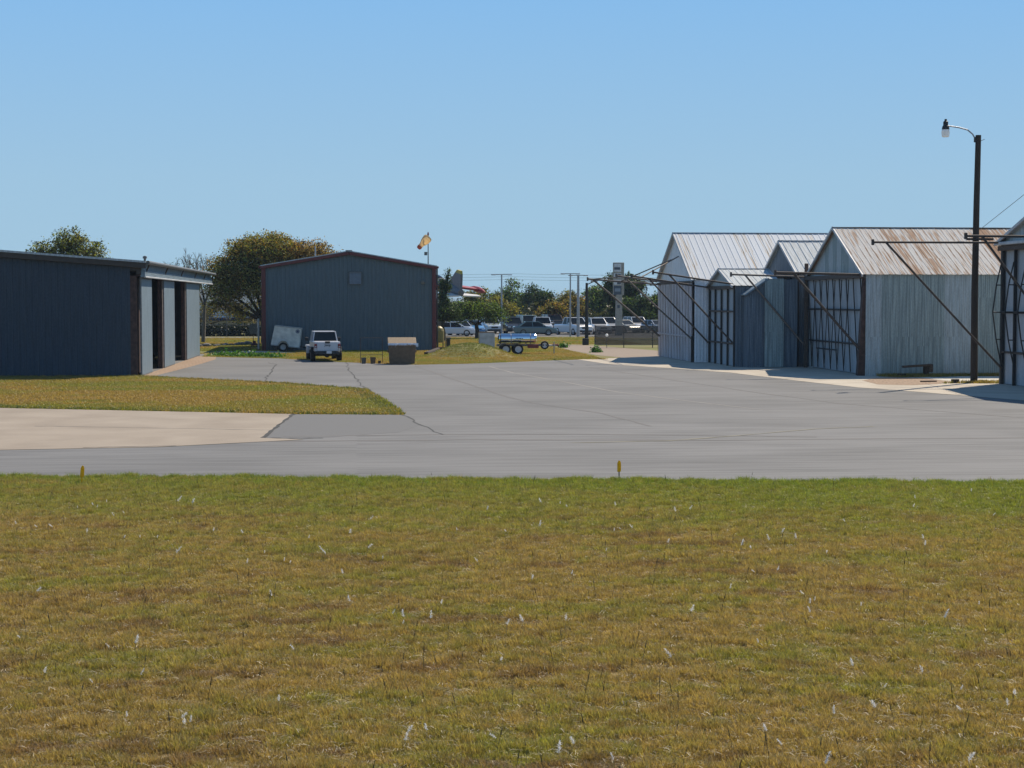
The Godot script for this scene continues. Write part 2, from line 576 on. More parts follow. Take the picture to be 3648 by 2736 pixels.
	part(road, "worn_line", ribbon([5.6, -43.6, 8.2, -43.9, 10.6, -45.6, 13.2, -47.6, 15.2, -48.4], 0.020, 0.10, 0.03, 6, 16), mat("line_worn", lin(0.235, 0.215, 0.15), 0.9))
	var patch := mat("asphalt_patch", lin(0.150, 0.149, 0.148), 0.9)
	worn(patch, T.grit, 0.45)
	part(road, "patch", sheet([-2.06, -55.38, 1.5, -54.85, 1.95, -50.4, 1.2, -47.6, -0.6, -46.1, -1.5, -45.35, -2.5, -45.9], 0.0145), patch)
	# concrete pad at the left
	var cm := mat("concrete_warm", lin(0.40, 0.335, 0.262), 0.9)
	T.concrete = noise_tex(0.006, Color(0.88, 0.87, 0.86), Color(1, 1, 1), 61, 6, 512)
	worn(cm, T.concrete, 0.09)
	cm.detail_enabled = true
	cm.detail_blend_mode = BaseMaterial3D.BLEND_MODE_MUL
	cm.detail_albedo = T.grit
	cm.detail_uv_layer = BaseMaterial3D.DETAIL_UV_2
	cm.uv2_triplanar = true
	cm.uv2_scale = Vector3.ONE * 0.7
	var pad := structure("concrete_pad", sheet([-90, -92, -12.27, -59.5, -2.06, -55.42, -2.54, -45.9, -1.42, -45.22, -5.04, -43.28, -8.85, -42.78, -16, -42.58, -90, -52], 0.020), cm)
	part(pad, "joint", ribbon([-9.5, -50.7, -8.32, -50.48, -4.61, -49.27, -2.4, -48.54], 0.024, 0.05, 0.03, 6, 21), deep)
	part(pad, "joint", ribbon([-2.06, -55.4, -2.3, -50.6, -2.54, -45.9], 0.024, 0.11, 0.04, 8, 22), dark)
	part(pad, "joint", ribbon([-2.54, -45.9, -1.9, -45.72, -0.9, -45.7], 0.024, 0.10, 0.03, 8, 23), dark)
	part(pad, "joint", ribbon([-6.9, -43.25, -5.7, -43.42, -4.6, -43.55], 0.024, 0.06, 0.03, 8, 24), dark)
	# concrete in front of the hangars at the right
	var ca := mat("concrete_pale", lin(0.46, 0.41, 0.335), 0.9)
	worn(ca, T.concrete, 0.13)
	var front := structure("concrete_apron", sheet([13.8, -104.6, 14.6, -96.6, 17.0, -91.0, 19.1, -84.9, 20.3, -76.0, 21.3, -70.0, 22.3, -67.6, 24.7, -60.4, 40, -49.5, 60, -48, 60, -82, 45, -112, 22, -112], 0.020), ca)
	part(front, "slab", sheet([26.9, -77.5, 27.5, -74.5, 29.6, -75.1, 34, -76, 34, -79.6, 26.8, -79.6], 0.026), worn(mat("concrete_bright", lin(0.58, 0.55, 0.48), 0.9), T.concrete, 0.2))
	part(front, "sand_drift", sheet([22.9, -72.4, 24.2, -71.6, 25.6, -72.4, 27.1, -74.4, 26.9, -77.4, 26.0, -79.4, 24.7, -78.4, 23.3, -76.0], 0.024), worn(mat("sand", lin(0.42, 0.30, 0.21), 0.95), T.dirt, 0.5))
	part(front, "joint", ribbon([16.0, -99.5, 18.6, -98.9, 21.0, -98.4], 0.024, 0.10, 0.03, 6, 31), dark)
	# gravel drive, far roads and the car park
	var gr := mat("gravel", lin(0.34, 0.265, 0.20), 0.95)
	worn(gr, T.fine, 0.6)
	structure("gravel_drive", sheet([17.4, -140, 19.4, -136, 21.9, -124, 24, -108, 22.0, -104.0, 17.6, -105.6, 16.2, -113, 15.8, -124.1, 16.0, -130, 16.4, -139], 0.008), gr)
	part(self, "sand_strip", sheet([10.1, -115.3, 11.8, -114.9, 14.5, -113.2, 14.4, -112.6, 12.0, -113.9, 10.3, -114.7], 0.010), M.sand).set_meta("kind", "structure")
	var fr := mat("far_road", lin(0.24, 0.225, 0.21), 0.9)
	worn(fr, T.mottle, 0.05)
	structure("road", sheet([-120, -176, 120, -166, 120, -160, -120, -170], 0.012), fr)
	structure("car_park", sheet([2, -172, 90, -168, 90, -206, 2, -206], 0.008), am)
	# dirt by the doors of the left hangar
	structure("dirt_strip", sheet([-10.5, -83.4, -9.9, -84.0, -9.6, -88.5, -9.3, -94, -9.0, -100, -8.8, -107, -9.2, -112.5, -10.5, -113], 0.016), M.sand)
	# a low grassed mound by the middle building
	var mound := Geo.new()
	var k := 22
	var at := func(i, j):
		var x: float = lerpf(3.4, 12.0, float(i) / k)
		var z: float = lerpf(-117.0, -105.5, float(j) / k)
		var d: float = Vector2((x - 7.5) / 2.5, (z + 111.0) / 2.7).length()
		return Vector3(x, 0.90 * pow(maxf(0.0, 1.0 - d * d * 0.5), 2.0) - 0.01, z)
	for i in k:
		for j in k:
			var q := [at.call(i, j), at.call(i, j + 1), at.call(i + 1, j + 1), at.call(i + 1, j)]
			mound.quad(q[0], q[1], q[2], q[3])
	structure("mound", mound, gm)


var panel_cache := {}


# one ribbed metal sheet: width w, cut at the top from height a to height b
func panel_mesh(w: float, a: float, b: float, pitch: float, rib: float, variant: int) -> ArrayMesh:
	var key := [snappedf(w, 0.001), snappedf(a, 0.001), snappedf(b, 0.001), pitch, rib, variant]
	if panel_cache.has(key):
		return panel_cache[key]
	var pr := [Vector2(0, 0)]
	var count := maxi(1, roundi(w / pitch))
	for i in count:
		var c := (i + 0.5) * w / count
		var s := minf(0.045, w / count * 0.3)
		pr.append_array([Vector2(c - s, 0), Vector2(c - s * 0.5, rib), Vector2(c + s * 0.5, rib), Vector2(c + s, 0)])
	pr.append(Vector2(w, 0))
	var g := Geo.new()
	var off := Vector2(variant * 0.377, variant * 1.93)
	for i in pr.size() - 1:
		var p: Vector2 = pr[i]
		var q: Vector2 = pr[i + 1]
		var tp := lerpf(a, b, p.x / w)
		var tq := lerpf(a, b, q.x / w)
		var e := [Vector3(p.x, 0, p.y), Vector3(q.x, 0, q.y), Vector3(q.x, tq, q.y), Vector3(p.x, tp, p.y)]
		var u := [Vector2(p.x, -0.0) + off, Vector2(q.x, 0) + off, Vector2(q.x, -tq) + off, Vector2(p.x, -tp) + off]
		g.tri(e[0], e[1], e[2], null, null, null, u[0], u[1], u[2])
		g.tri(e[0], e[2], e[3], null, null, null, u[0], u[2], u[3])
	panel_cache[key] = g.mesh()
	return panel_cache[key]


# a run of sheets along U, standing up along V; tops maps the distance along the run to the height of the sheet
func sheets(parent: Node, called: String, origin: Vector3, U: Vector3, V: Vector3, length: float, tops: Callable, w: float, pitch: float, rib: float, mats: Array, foot := 0.0):
	var count := maxi(1, roundi(length / w))
	var each := length / count
	var N := U.cross(V)
	for i in count:
		var a: float = tops.call(i * each) - foot
		var b: float = tops.call((i + 1) * each) - foot
		if maxf(a, b) < 0.05:
			continue
		var m: Material = mats[rng.randi() % mats.size()]
		var lap := N * (0.004 if i % 2 == 0 else 0.0)
		part(parent, called, panel_mesh(each, maxf(a, 0.02), maxf(b, 0.02), pitch, rib, rng.randi() % 5), m, Transform3D(Basis(U, V, N), origin + U * (i * each) + V * foot + lap))


func bar(parent: Node, called: String, a: Vector3, b: Vector3, w: float, h: float, m: Material) -> MeshInstance3D:
	var d := (b - a).normalized()
	var x := d.cross(Vector3.UP if absf(d.y) < 0.95 else Vector3.RIGHT).normalized()
	var g := Geo.new()
	g.rbox((a + b) * 0.5, Vector3(w, h, a.distance_to(b)), minf(w, h) * 0.15, Basis(x, d.cross(x) * -1.0, x.cross(d.cross(x) * -1.0)))
	return part(parent, called, g, m)


func rod(parent: Node, called: String, a: Vector3, b: Vector3, r: float, m: Material) -> MeshInstance3D:
	var g := Geo.new()
	g.tube(a, b, r, r, 8)
	return part(parent, called, g, m)


func slab(parent: Node, called: String, at: Vector3, size: Vector3, m: Material, bevel := 0.01) -> MeshInstance3D:
	var g := Geo.new()
	if bevel > 0.0:
		g.rbox(at, size, bevel)
	else:
		g.box(at, size)
	return part(parent, called, g, m)


func left_hangar():
	var t := thing("storage_hangar", "long dark slate metal hangar with white sliding doors along its side", "hangar")
	var zf := -83.5
	var zb := -115.0
	var top := func(x): return 5.30 + 0.078 * (-10.4 - x) if x > -18.4 else 5.924 + 0.078 * (x + 18.4) * 1.0
	# gable end: slate sheets
	sheets(t, "wall_panel", Vector3(-26.4, 0, zf), Vector3.RIGHT, Vector3.UP, 15.45, func(u): return top.call(-26.4 + u), 0.9, 0.36, 0.035, [M.sheet_slate])
	var rear := Geo.new()
	rear.plate(PackedVector2Array([Vector2(-26.4, 0), Vector2(-10.5, 0), Vector2(-10.5, 5.5), Vector2(-18.4, 6.12), Vector2(-26.4, 5.5)]), 0.06, Transform3D(Basis.IDENTITY, Vector3(0, 0, zb)))
	part(t, "rear_wall", rear, M.sheet_slate)
	part(t, "outer_wall", panel_mesh(31.5, 5.5, 5.5, 0.4, 0.03, 1), M.sheet_slate, Transform3D(Basis(Vector3.BACK, Vector3.UP, Vector3.LEFT), Vector3(-26.4, 0, zb)))
	# low roof with brown rake trim
	for s in [[-10.15, 5.64, -18.4, 6.26], [-26.6, 5.64, -18.4, 6.26]]:
		var d := Vector3(s[2] - s[0], s[3] - s[1], 0)
		var g := Geo.new()
		var o := PackedVector2Array([Vector2(s[0], s[1] - 0.10), Vector2(s[2], s[3] - 0.10), Vector2(s[2], s[3]), Vector2(s[0], s[1])])
		if s[0] < -20:
			pass
		else:
			o.reverse()
		g.plate(o, 39.4, Transform3D(Basis.IDENTITY, Vector3(0, 0, -83.2 - 19.7)))
		part(t, "roof", g, M.roof_pale)
		var mid := Vector3(s[0] + d.x * 0.5, s[1] + d.y * 0.5 - 0.20, zf + 0.16)
		bar(t, "rake_trim", Vector3(s[0], s[1] - 0.19, zf + 0.18), Vector3(s[2], s[3] - 0.19, zf + 0.18), 0.10, 0.36, M.trim_brown)
	# corner post and the side with its sliding doors
	slab(t, "gable_return", Vector3(-10.68, 5.28, zf - 0.06), Vector3(0.55, 0.62, 0.12), M.trim_brown, 0.0)
	slab(t, "corner_post", Vector3(-10.80, 2.58, zf - 0.25), Vector3(0.32, 5.16, 0.5), M.door_dark)
	slab(t, "door_header", Vector3(-10.34, 5.02, -102.8), Vector3(0.22, 0.34, 38.6), M.door_panel_pale, 0.02)
	slab(t, "header_rail", Vector3(-10.22, 4.86, -102.8), Vector3(0.10, 0.08, 38.6), M.paint_dull_white, 0.02)
	slab(t, "fascia", Vector3(-10.40, 5.36, -102.9), Vector3(0.06, 0.34, 38.8), M.door_panel_pale, 0.0)
	var gut := Geo.new()
	gut.tube(Vector3(-10.06, 5.56, -83.3), Vector3(-10.06, 5.56, -122.6), 0.095, 0.095, 10)
	part(t, "gutter", gut, M.steel_grey)
	for z in [-84.2, -92.4, -100.7, -109.0, -115.5, -121.8]:
		bar(t, "bracket", Vector3(-10.08, 5.50, z), Vector3(-10.28, 5.06, z), 0.10, 0.07, M.steel_brown)
	part(t, "vent_cap", _cap(), M.steel_grey, Transform3D(Basis.IDENTITY, Vector3(-10.9, 5.62, -89.0)))
	var leaf := [[-83.75, -88.0], [-93.5, -98.8], [-105.8, -114.4]]
	for l in leaf:
		var d := part(t, "sliding_door", _frame(l[0] - l[1], 4.83, 0.06), M.beige_trim, Transform3D(Basis(Vector3.FORWARD, Vector3.UP, Vector3.RIGHT), Vector3(-10.48, 0.03, l[0])))
		var count := roundi((l[0] - l[1]) / 0.9)
		for k in count:
			var w: float = (l[0] - l[1] - 0.1) / count
			part(d, "door_panel", panel_mesh(w, 4.7, 4.7, 0.3, 0.003, k % 5), M.door_panel_pale, Transform3D(Basis.IDENTITY, Vector3(0.05 + k * w, 0.05, 0.045)))
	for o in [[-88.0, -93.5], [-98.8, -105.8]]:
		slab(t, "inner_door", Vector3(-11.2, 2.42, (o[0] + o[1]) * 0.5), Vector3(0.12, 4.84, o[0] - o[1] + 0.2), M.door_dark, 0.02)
		bar(t, "door_post", Vector3(-10.66, 0, o[1] + 0.25), Vector3(-10.66, 4.84, o[1] + 0.25), 0.34, 0.20, M.door_dark)
		bar(t, "door_post", Vector3(-10.52, 0, o[1] + 0.28), Vector3(-10.52, 4.84, o[1] + 0.28), 0.30, 0.06, M.post_brown)
		bar(t, "door_post", Vector3(-10.66, 0, o[0] - 0.35), Vector3(-10.66, 4.84, o[0] - 0.35), 0.7, 0.25, M.beige_trim)
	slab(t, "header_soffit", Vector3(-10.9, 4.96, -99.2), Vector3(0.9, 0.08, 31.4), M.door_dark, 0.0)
	slab(t, "rear_post", Vector3(-10.62, 2.42, zb + 0.15), Vector3(0.25, 4.84, 0.3), M.paint_dull_white)


func _cap() -> Geo:
	var g := Geo.new()
	g.lathe([[0.0, 0.0], [0.06, 0.0], [0.06, 0.26], [0.12, 0.28], [0.10, 0.38], [0.0, 0.42]], 8, Transform3D.IDENTITY)
	return g


# four flat bars round a width and a height
func _frame(w: float, h: float, b: float) -> Geo:
	var g := Geo.new()
	g.box(Vector3(b * 0.5, h * 0.5, 0), Vector3(b, h, 0.08))
	g.box(Vector3(w - b * 0.5, h * 0.5, 0), Vector3(b, h, 0.08))
	g.box(Vector3(w * 0.5, h - b * 0.5, 0), Vector3(w - 2 * b, b, 0.08))
	g.box(Vector3(w * 0.5, b * 0.5, 0), Vector3(w - 2 * b, b, 0.08))
	return g


func central_building():
	var t := thing("metal_building", "blue grey metal building with dark red trim and a low gabled roof", "building")
	var x0 := -6.85
	var x1 := 5.87
	var ax := -0.5
	var eave := 6.25
	var apex := 7.30
	var z := -125.0
	var tops := func(u):
		var x: float = x0 + u
		return lerpf(eave, apex, (x - x0) / (ax - x0)) - 0.1 if x < ax else lerpf(apex, eave, (x - ax) / (x1 - ax)) - 0.1
	sheets(t, "wall_panel", Vector3(x0, 0, z), Vector3.RIGHT, Vector3.UP, x1 - x0, tops, 0.91, 0.30, 0.03, [M.sheet_blue_grey])
	part(t, "side_wall", panel_mesh(14.0, eave - 0.1, eave - 0.1, 0.3, 0.03, 0), M.sheet_blue_grey, Transform3D(Basis(Vector3.FORWARD, Vector3.UP, Vector3.RIGHT), Vector3(x1, 0, z)))
	part(t, "side_wall", panel_mesh(14.0, eave - 0.1, eave - 0.1, 0.3, 0.03, 1), M.sheet_blue_grey, Transform3D(Basis(Vector3.BACK, Vector3.UP, Vector3.LEFT), Vector3(x0, 0, z - 14.0)))
	part(t, "rear_wall", panel_mesh(x1 - x0, eave, eave, 0.3, 0.03, 2), M.sheet_blue_grey, Transform3D(Basis(Vector3.LEFT, Vector3.UP, Vector3.FORWARD), Vector3(x1, 0, z - 14.0)))
	for s in [-1, 1]:
		var ex: float = x0 - 0.12 if s < 0 else x1 + 0.12
		var o := PackedVector2Array([Vector2(ex, eave - 0.04), Vector2(ax, apex), Vector2(ax, apex + 0.07), Vector2(ex, eave + 0.03)])
		if s < 0:
			pass
		else:
			o.reverse()
		var g := Geo.new()
		g.plate(o, 14.6, Transform3D(Basis.IDENTITY, Vector3(0, 0, z - 7.0)))
		part(t, "roof", g, M.roof_pale)
		bar(t, "rake_trim", Vector3(ex, eave - 0.13, z + 0.20), Vector3(ax + 0.02 * s, apex - 0.12, z + 0.20), 0.16, 0.24, M.trim_red)
		var cx: float = x0 + 0.10 if s < 0 else x1 - 0.10
		slab(t, "corner_trim", Vector3(cx, 3.05, z + 0.06), Vector3(0.30, 6.1, 0.14), M.trim_red, 0.02)
		slab(t, "eave_gutter", Vector3(ex + 0.05 * s, eave - 0.10, z - 7.0), Vector3(0.16, 0.16, 14.3), M.trim_red, 0.03)
	slab(t, "ridge_cap", Vector3(ax, apex + 0.02, z + 0.24), Vector3(0.5, 0.16, 0.12), M.steel_grey, 0.03)
	rod(t, "downspout", Vector3(x1 + 0.12, 0.1, z + 0.06), Vector3(x1 + 0.12, 6.1, z + 0.06), 0.06, M.steel_black)
	# louvred vent
	var v := part(t, "vent", _frame(0.98, 0.98, 0.06), M.steel_grey, Transform3D(Basis.IDENTITY, Vector3(-0.53, 4.86, z + 0.09)))
	for k in 9:
		var g := Geo.new()
		g.box(Vector3(0.49, 0.11 + k * 0.096, 0.0), Vector3(0.86, 0.09, 0.012), Basis(Vector3.RIGHT, -0.6))
		part(v, "slat", g, M.steel_light)
	# wall lamp
	var l := Geo.new()
	l.lathe([[0.0, -0.12], [0.13, -0.10], [0.15, 0.02], [0.06, 0.16], [0.0, 0.17]], 10, Transform3D(Basis.IDENTITY, Vector3(4.92, 5.02, z + 0.2)))
	part(t, "wall_lamp", l, M.concrete_post)
	bar(t, "roof_pipe", Vector3(-3.0, 6.7, z - 2.0), Vector3(-3.0, 7.75, z - 2.0), 0.09, 0.09, M.steel_light)


# an arm that stands out from a hangar door: rail, brace down to the door and a cap at the end
func door_arm(parent: Node, z: float, root: Vector2, tip: Vector2, brace_at: float, foot: Vector2, m: Material, r := 0.048):
	var a := Vector3(root.x, root.y, z)
	var b := Vector3(tip.x, tip.y, z)
	var rail := rod(parent, "door_arm", a, b, r, m)
	slab(rail, "end_cap", b, Vector3(0.10, 0.26, 0.16), m, 0.02)
	rod(parent, "arm_brace", a.lerp(b, brace_at), Vector3(foot.x, foot.y, z), r * 1.05, m)


func gable_hangar(called: String, label: String, x0: float, x1: float, zn: float, zf: float, eave: float, ridge: float, gable: Array, side: Array, roof: Array, roof_w: float, rib: float) -> Node3D:
	var t := thing(called, label, "hangar")
	var zr := (zn + zf) * 0.5
	var run := zn - zr
	var rise := ridge - eave
	var along := Vector2(run, rise).length()
	var tops := func(u): return lerpf(eave, ridge, 1.0 - absf(u - run) / run)
	# the gable above the doors, looking over the apron
	sheets(t, "gable_panel", Vector3(x0, 0, zf), Vector3.BACK, Vector3.UP, zn - zf, tops, (zn - zf) / (2.0 * ceilf((zn - zf) / 1.7)), 0.30, 0.006, gable, eave - 0.25)
	sheets(t, "wall_panel", Vector3(x0, 0, zn), Vector3.RIGHT, Vector3.UP, x1 - x0, func(_u): return eave, 0.8, 0.2, 0.018, side)
	part(t, "far_wall", panel_mesh(x1 - x0, eave, eave, 0.3, 0.02, 1), side[0], Transform3D(Basis(Vector3.LEFT, Vector3.UP, Vector3.FORWARD), Vector3(x1, 0, zf)))
	var back := Geo.new()
	back.plate(PackedVector2Array([Vector2(-zn, 0), Vector2(-zf, 0), Vector2(-zf, eave), Vector2(-zr, ridge), Vector2(-zn, eave)]), 0.04, Transform3D(Basis(Vector3(0, 0, -1), Vector3.UP, Vector3.RIGHT), Vector3(x1, 0, 0)))
	part(t, "rear_wall", back, side[0])
	var over := 0.25
	var slope := Vector3(0, rise, -run).normalized()
	sheets(t, "roof_panel", Vector3(x0 - over, eave, zn) - slope * 0.16, Vector3.RIGHT, slope, x1 - x0 + over * 1.5, func(_u): return along + 0.16, roof_w, roof_w * 0.5, rib, roof)
	var far := Vector3(0, rise, run).normalized()
	part(t, "far_roof_slope", panel_mesh(x1 - x0 + over * 1.5, along + 0.16, along + 0.16, roof_w * 0.5, rib, 2), roof[0], Transform3D(Basis(Vector3.LEFT, far, Vector3.LEFT.cross(far)), Vector3(x1 + over * 0.5, eave, zf) - far * 0.16))
	bar(t, "ridge_cap", Vector3(x0 - over, ridge + rib, zr), Vector3(x1 + over * 0.5, ridge + rib, zr), 0.22, 0.03, roof[0])
	var n := Vector3(0, run, rise).normalized()
	bar(t, "rake_trim", Vector3(x0 - over + 0.03, eave, zn) - slope * 0.18 - n * 0.06, Vector3(x0 - over + 0.03, ridge, zr) - n * 0.06, 0.08, 0.14, M.paint_dull_white)
	bar(t, "rake_trim", Vector3(x0 - over + 0.03, eave, zf) - far * 0.18, Vector3(x0 - over + 0.03, ridge, zr), 0.08, 0.14, M.paint_dull_white)
	return t


func right_hangars():
	# farthest: tall white hangar
	var a := gable_hangar("aircraft_hangar", "tall white hangar with rust streaked door, farthest of the right row", 20.1, 38.0, -99.1, -110.7, 5.02, 7.95, [M.sheet_white], [M.sheet_white], [M.roof_white, M.roof_white, M.roof_white, M.roof_line], 0.75, 0.022)
	sheets(a, "door_panel", Vector3(20.02, 0.04, -110.6), Vector3.BACK, Vector3(-0.012, 1, 0).normalized(), 11.4, func(_u): return 4.70, 0.95, 0.32, 0.008, [M.sheet_door_white])
	for k in 13:
		var z := -110.6 + 11.4 * k / 12.0
		bar(a, "door_batten", Vector3(19.985, 0.05, z), Vector3(19.93, 4.7, z), 0.035, 0.014, M.post_brown)
	slab(a, "door_header", Vector3(19.98, 4.82, -104.9), Vector3(0.12, 0.14, 11.8), M.steel_brown)
	slab(a, "door_rail", Vector3(19.95, 1.55, -104.9), Vector3(0.05, 0.10, 11.4), M.sheet_door_white, 0.0)
	bar(a, "door_post", Vector3(20.02, 0, -99.25), Vector3(20.02, 1.6, -99.25), 0.18, 0.18, M.steel_black)
	door_arm(a, -99.4, Vector2(20.0, 4.60), Vector2(15.45, 5.17), 0.90, Vector2(20.0, 1.40), M.steel_rusty)
	door_arm(a, -109.5, Vector2(20.0, 4.74), Vector2(15.1, 5.11), 0.93, Vector2(19.9, 1.35), M.steel_rusty, 0.06)
	rod(a, "stay", Vector3(16.8, 5.02, -99.4), Vector3(20.05, 6.45, -104.0), 0.04, M.steel_rusty)
	rod(a, "stay", Vector3(17.3, 4.95, -109.5), Vector3(20.05, 6.30, -106.4), 0.04, M.steel_rusty)
	rod(a, "stay", Vector3(15.5, 5.10, -99.4), Vector3(15.2, 5.08, -109.5), 0.035, M.steel_rusty)
	rod(a, "stay", Vector3(18.2, 4.86, -99.4), Vector3(18.2, 4.88, -109.5), 0.035, M.steel_rusty)
	# small shed in front, its door frame open to view
	var b := gable_hangar("hangar_shed", "small low shed with framed door between the white hangar and grey gable", 21.0, 23.6, -92.2, -98.95, 4.58, 5.52, [M.sheet_galvanised], [M.sheet_galvanised_dark], [M.roof_pale], 0.8, 0.02)
	sheets(b, "door_panel", Vector3(21.06, 0.04, -98.9), Vector3.BACK, Vector3.UP, 6.6, func(_u): return 4.45, 0.83, 0.42, 0.004, [M.sheet_door_grey])
	for k in 5:
		var z := -98.9 + 6.6 * k / 4.0
		bar(b, "door_post", Vector3(20.97, 0, z), Vector3(20.97, 4.5, z), 0.06, 0.12, M.steel_black)
	for y in [1.3, 3.1, 4.45]:
		bar(b, "door_rail", Vector3(20.95, y, -98.9), Vector3(20.95, y, -92.3), 0.06, 0.10 if y < 4 else 0.20, M.steel_brown)
	door_arm(b, -92.4, Vector2(20.9, 4.62), Vector2(16.4, 5.28), 0.80, Vector2(20.9, 1.36), M.steel_brown)
	door_arm(b, -98.8, Vector2(20.9, 4.47), Vector2(16.25, 5.17), 0.78, Vector2(20.9, 1.18), M.steel_brown)
	# dark gabled hangar behind a lean-to
	var c := gable_hangar("aircraft_hangar", "dark grey gabled hangar with pale roof behind the small lean-to", 24.6, 40.0, -92.1, -99.8, 5.30, 7.15, [M.sheet_galvanised_dark], [M.sheet_galvanised_dark], [M.roof_pale], 0.9, 0.03)
	sheets(c, "door_panel", Vector3(24.66, 0.04, -99.7), Vector3.BACK, Vector3.UP, 7.5, func(_u): return 5.2, 0.95, 0.32, 0.006, [M.sheet_galvanised_dark])
	for z in [-95.2, -93.7, -92.2]:
		bar(c, "door_post", Vector3(24.54, 0, z), Vector3(24.54, 5.2, z), 0.12, 0.12, M.steel_black)
	slab(c, "door_header", Vector3(24.5, 5.15, -96.0), Vector3(0.14, 0.2, 7.6), M.steel_brown)
	var lean := thing("lean_to", "narrow dark lean-to with sloping pale edged roof beside the small shed", "shed")
	var lf := Geo.new()
	lf.plate(PackedVector2Array([Vector2(21.45, 0), Vector2(24.3, 0), Vector2(24.3, 4.88), Vector2(22.55, 4.84), Vector2(21.45, 4.0)]), 0.8, Transform3D(Basis.IDENTITY, Vector3(0, 0, -91.75)))
	part(lean, "wall", lf, M.sheet_galvanised_dark)
	bar(lean, "roof_edge", Vector3(21.3, 4.00, -91.7), Vector3(22.65, 4.92, -91.7), 1.1, 0.09, M.door_panel_pale)
	sheets(lean, "door_leaf", Vector3(22.42, 0.05, -91.18), Vector3.RIGHT, Vector3.UP, 1.08, func(_u): return 4.86, 0.54, 0.27, 0.008, [M.sheet_green_grey])
	sheets(lean, "wall_panel", Vector3(21.46, 0.02, -91.34), Vector3.RIGHT, Vector3.UP, 0.94, func(u): return 3.88 + u * 0.66, 0.47, 0.23, 0.008, [M.sheet_galvanised_dark])
	# rust roofed hangar
	var d := gable_hangar("aircraft_hangar", "grey corrugated hangar with rusty roof and open framed door", 24.9, 40.0, -80.75, -91.0, 5.06, 7.50, [M.sheet_green_grey, M.sheet_galvanised], [M.sheet_galvanised, M.sheet_green_grey], [M.rust_half, M.rust_full, M.rust_low, M.rust_half, M.rust_low], 0.62, 0.014)
	var lean_v := Vector3(-0.065, 1, 0).normalized()
	sheets(d, "door_panel", Vector3(25.12, 0.05, -90.9), Vector3.BACK, lean_v, 9.75, func(_u): return 4.82, 0.98, 0.33, 0.004, [M.sheet_door_grey])
	for k in 9:
		var z := -90.8 + 9.7 * k / 8.0
		bar(d, "door_post", Vector3(25.0, 0.1, z), Vector3(24.72, 4.85, z), 0.05, 0.05, M.steel_black)
		if k < 6:
			rod(d, "truss_rod", Vector3(24.93, 0.35, z + 0.25), Vector3(24.60, 4.75, z + 2.1), 0.024, M.steel_black)
	bar(d, "door_rail", Vector3(24.80, 1.15, -89.2), Vector3(24.80, 1.15, -85.4), 0.05, 0.07, M.steel_black)
	for y in [1.55, 3.25]:
		bar(d, "door_rail", Vector3(24.93 - y * 0.05, y, -90.9), Vector3(24.93 - y * 0.05, y, -81.4), 0.07, 0.09, M.steel_black)
	slab(d, "door_header", Vector3(24.68, 4.92, -85.9), Vector3(0.2, 0.22, 10.4), M.steel_brown)
	var jamb := Geo.new()
	jamb.plate(PackedVector2Array([Vector2(24.55, 0), Vector2(25.0, 0), Vector2(24.92, 4.8), Vector2(24.82, 4.8)]), 0.35, Transform3D(Basis.IDENTITY, Vector3(0, 0, -80.98)))
	part(d, "door_jamb", jamb, M.door_dark)
	bar(d, "end_post", Vector3(24.7, 0, -91.0), Vector3(24.7, 5.75, -91.0), 0.16, 0.2, M.steel_brown)
	door_arm(d, -80.9, Vector2(24.85, 4.98), Vector2(20.4, 5.08), 0.80, Vector2(24.85, 1.10), M.steel_brown, 0.06)
	door_arm(d, -91.1, Vector2(24.85, 5.0), Vector2(20.5, 5.14), 0.82, Vector2(24.8, 1.08), M.steel_rusty, 0.05)
	# nearest at the right edge
	var e := gable_hangar("aircraft_hangar", "nearest grey hangar at the right edge with a bowed truss on its door", 28.5, 46.0, -59.4, -72.6, 6.25, 8.25, [M.sheet_galvanised], [M.sheet_galvanised], [M.roof_pale], 0.8, 0.03)
	sheets(e, "door_panel", Vector3(28.62, 0.04, -72.3), Vector3.BACK, Vector3.UP, 12.7, func(_u): return 5.95, 0.92, 0.30, 0.004, [M.sheet_door_grey, M.sheet_galvanised])
	for k in 10:
		var z := -72.3 + 12.7 * k / 9.0
		bar(e, "door_post", Vector3(28.5, 0, z), Vector3(28.5, 6.0, z), 0.15 if k == 0 else 0.09, 0.15, M.steel_black)
		var bow := [Vector3(28.45, 0.95, z), Vector3(28.22, 2.0, z), Vector3(28.05, 3.2, z), Vector3(28.2, 4.4, z), Vector3(28.42, 5.4, z)]
		var g := Geo.new()
		g.path(bow, 0.03, 0.03, 6)
		var tr := part(e, "truss_rod", g, M.steel_black)
		for i in [1, 2, 3]:
			rod(tr, "strut", bow[i], Vector3(28.5, bow[i].y, z), 0.025, M.steel_black)
	for y in [1.45, 3.2]:
		bar(e, "door_rail", Vector3(28.44, y, -72.3), Vector3(28.44, y, -59.6), 0.06, 0.10, M.steel_black)
	slab(e, "door_header", Vector3(28.45, 6.02, -66.0), Vector3(0.25, 0.22, 13.1), M.steel_brown)
	slab(e, "eave_flashing", Vector3(28.35, 6.22, -66.0), Vector3(0.3, 0.14, 13.4), M.paint_dull_white, 0.02)
	door_arm(e, -72.2, Vector2(28.4, 6.27), Vector2(22.55, 6.27), 0.90, Vector2(28.45, 0.72), M.steel_brown, 0.048)
	door_arm(e, -64.8, Vector2(28.4, 6.25), Vector2(24.0, 6.27), 0.85, Vector2(28.45, 1.4), M.steel_brown, 0.05)
	rod(e, "service_wire", Vector3(28.7, 8.45, -69.9), Vector3(29.6, 7.1, -78.0), 0.012, M.steel_grey)
	rod(e, "roof_mast", Vector3(28.7, 7.2, -69.9), Vector3(28.7, 8.6, -69.9), 0.03, M.steel_grey)


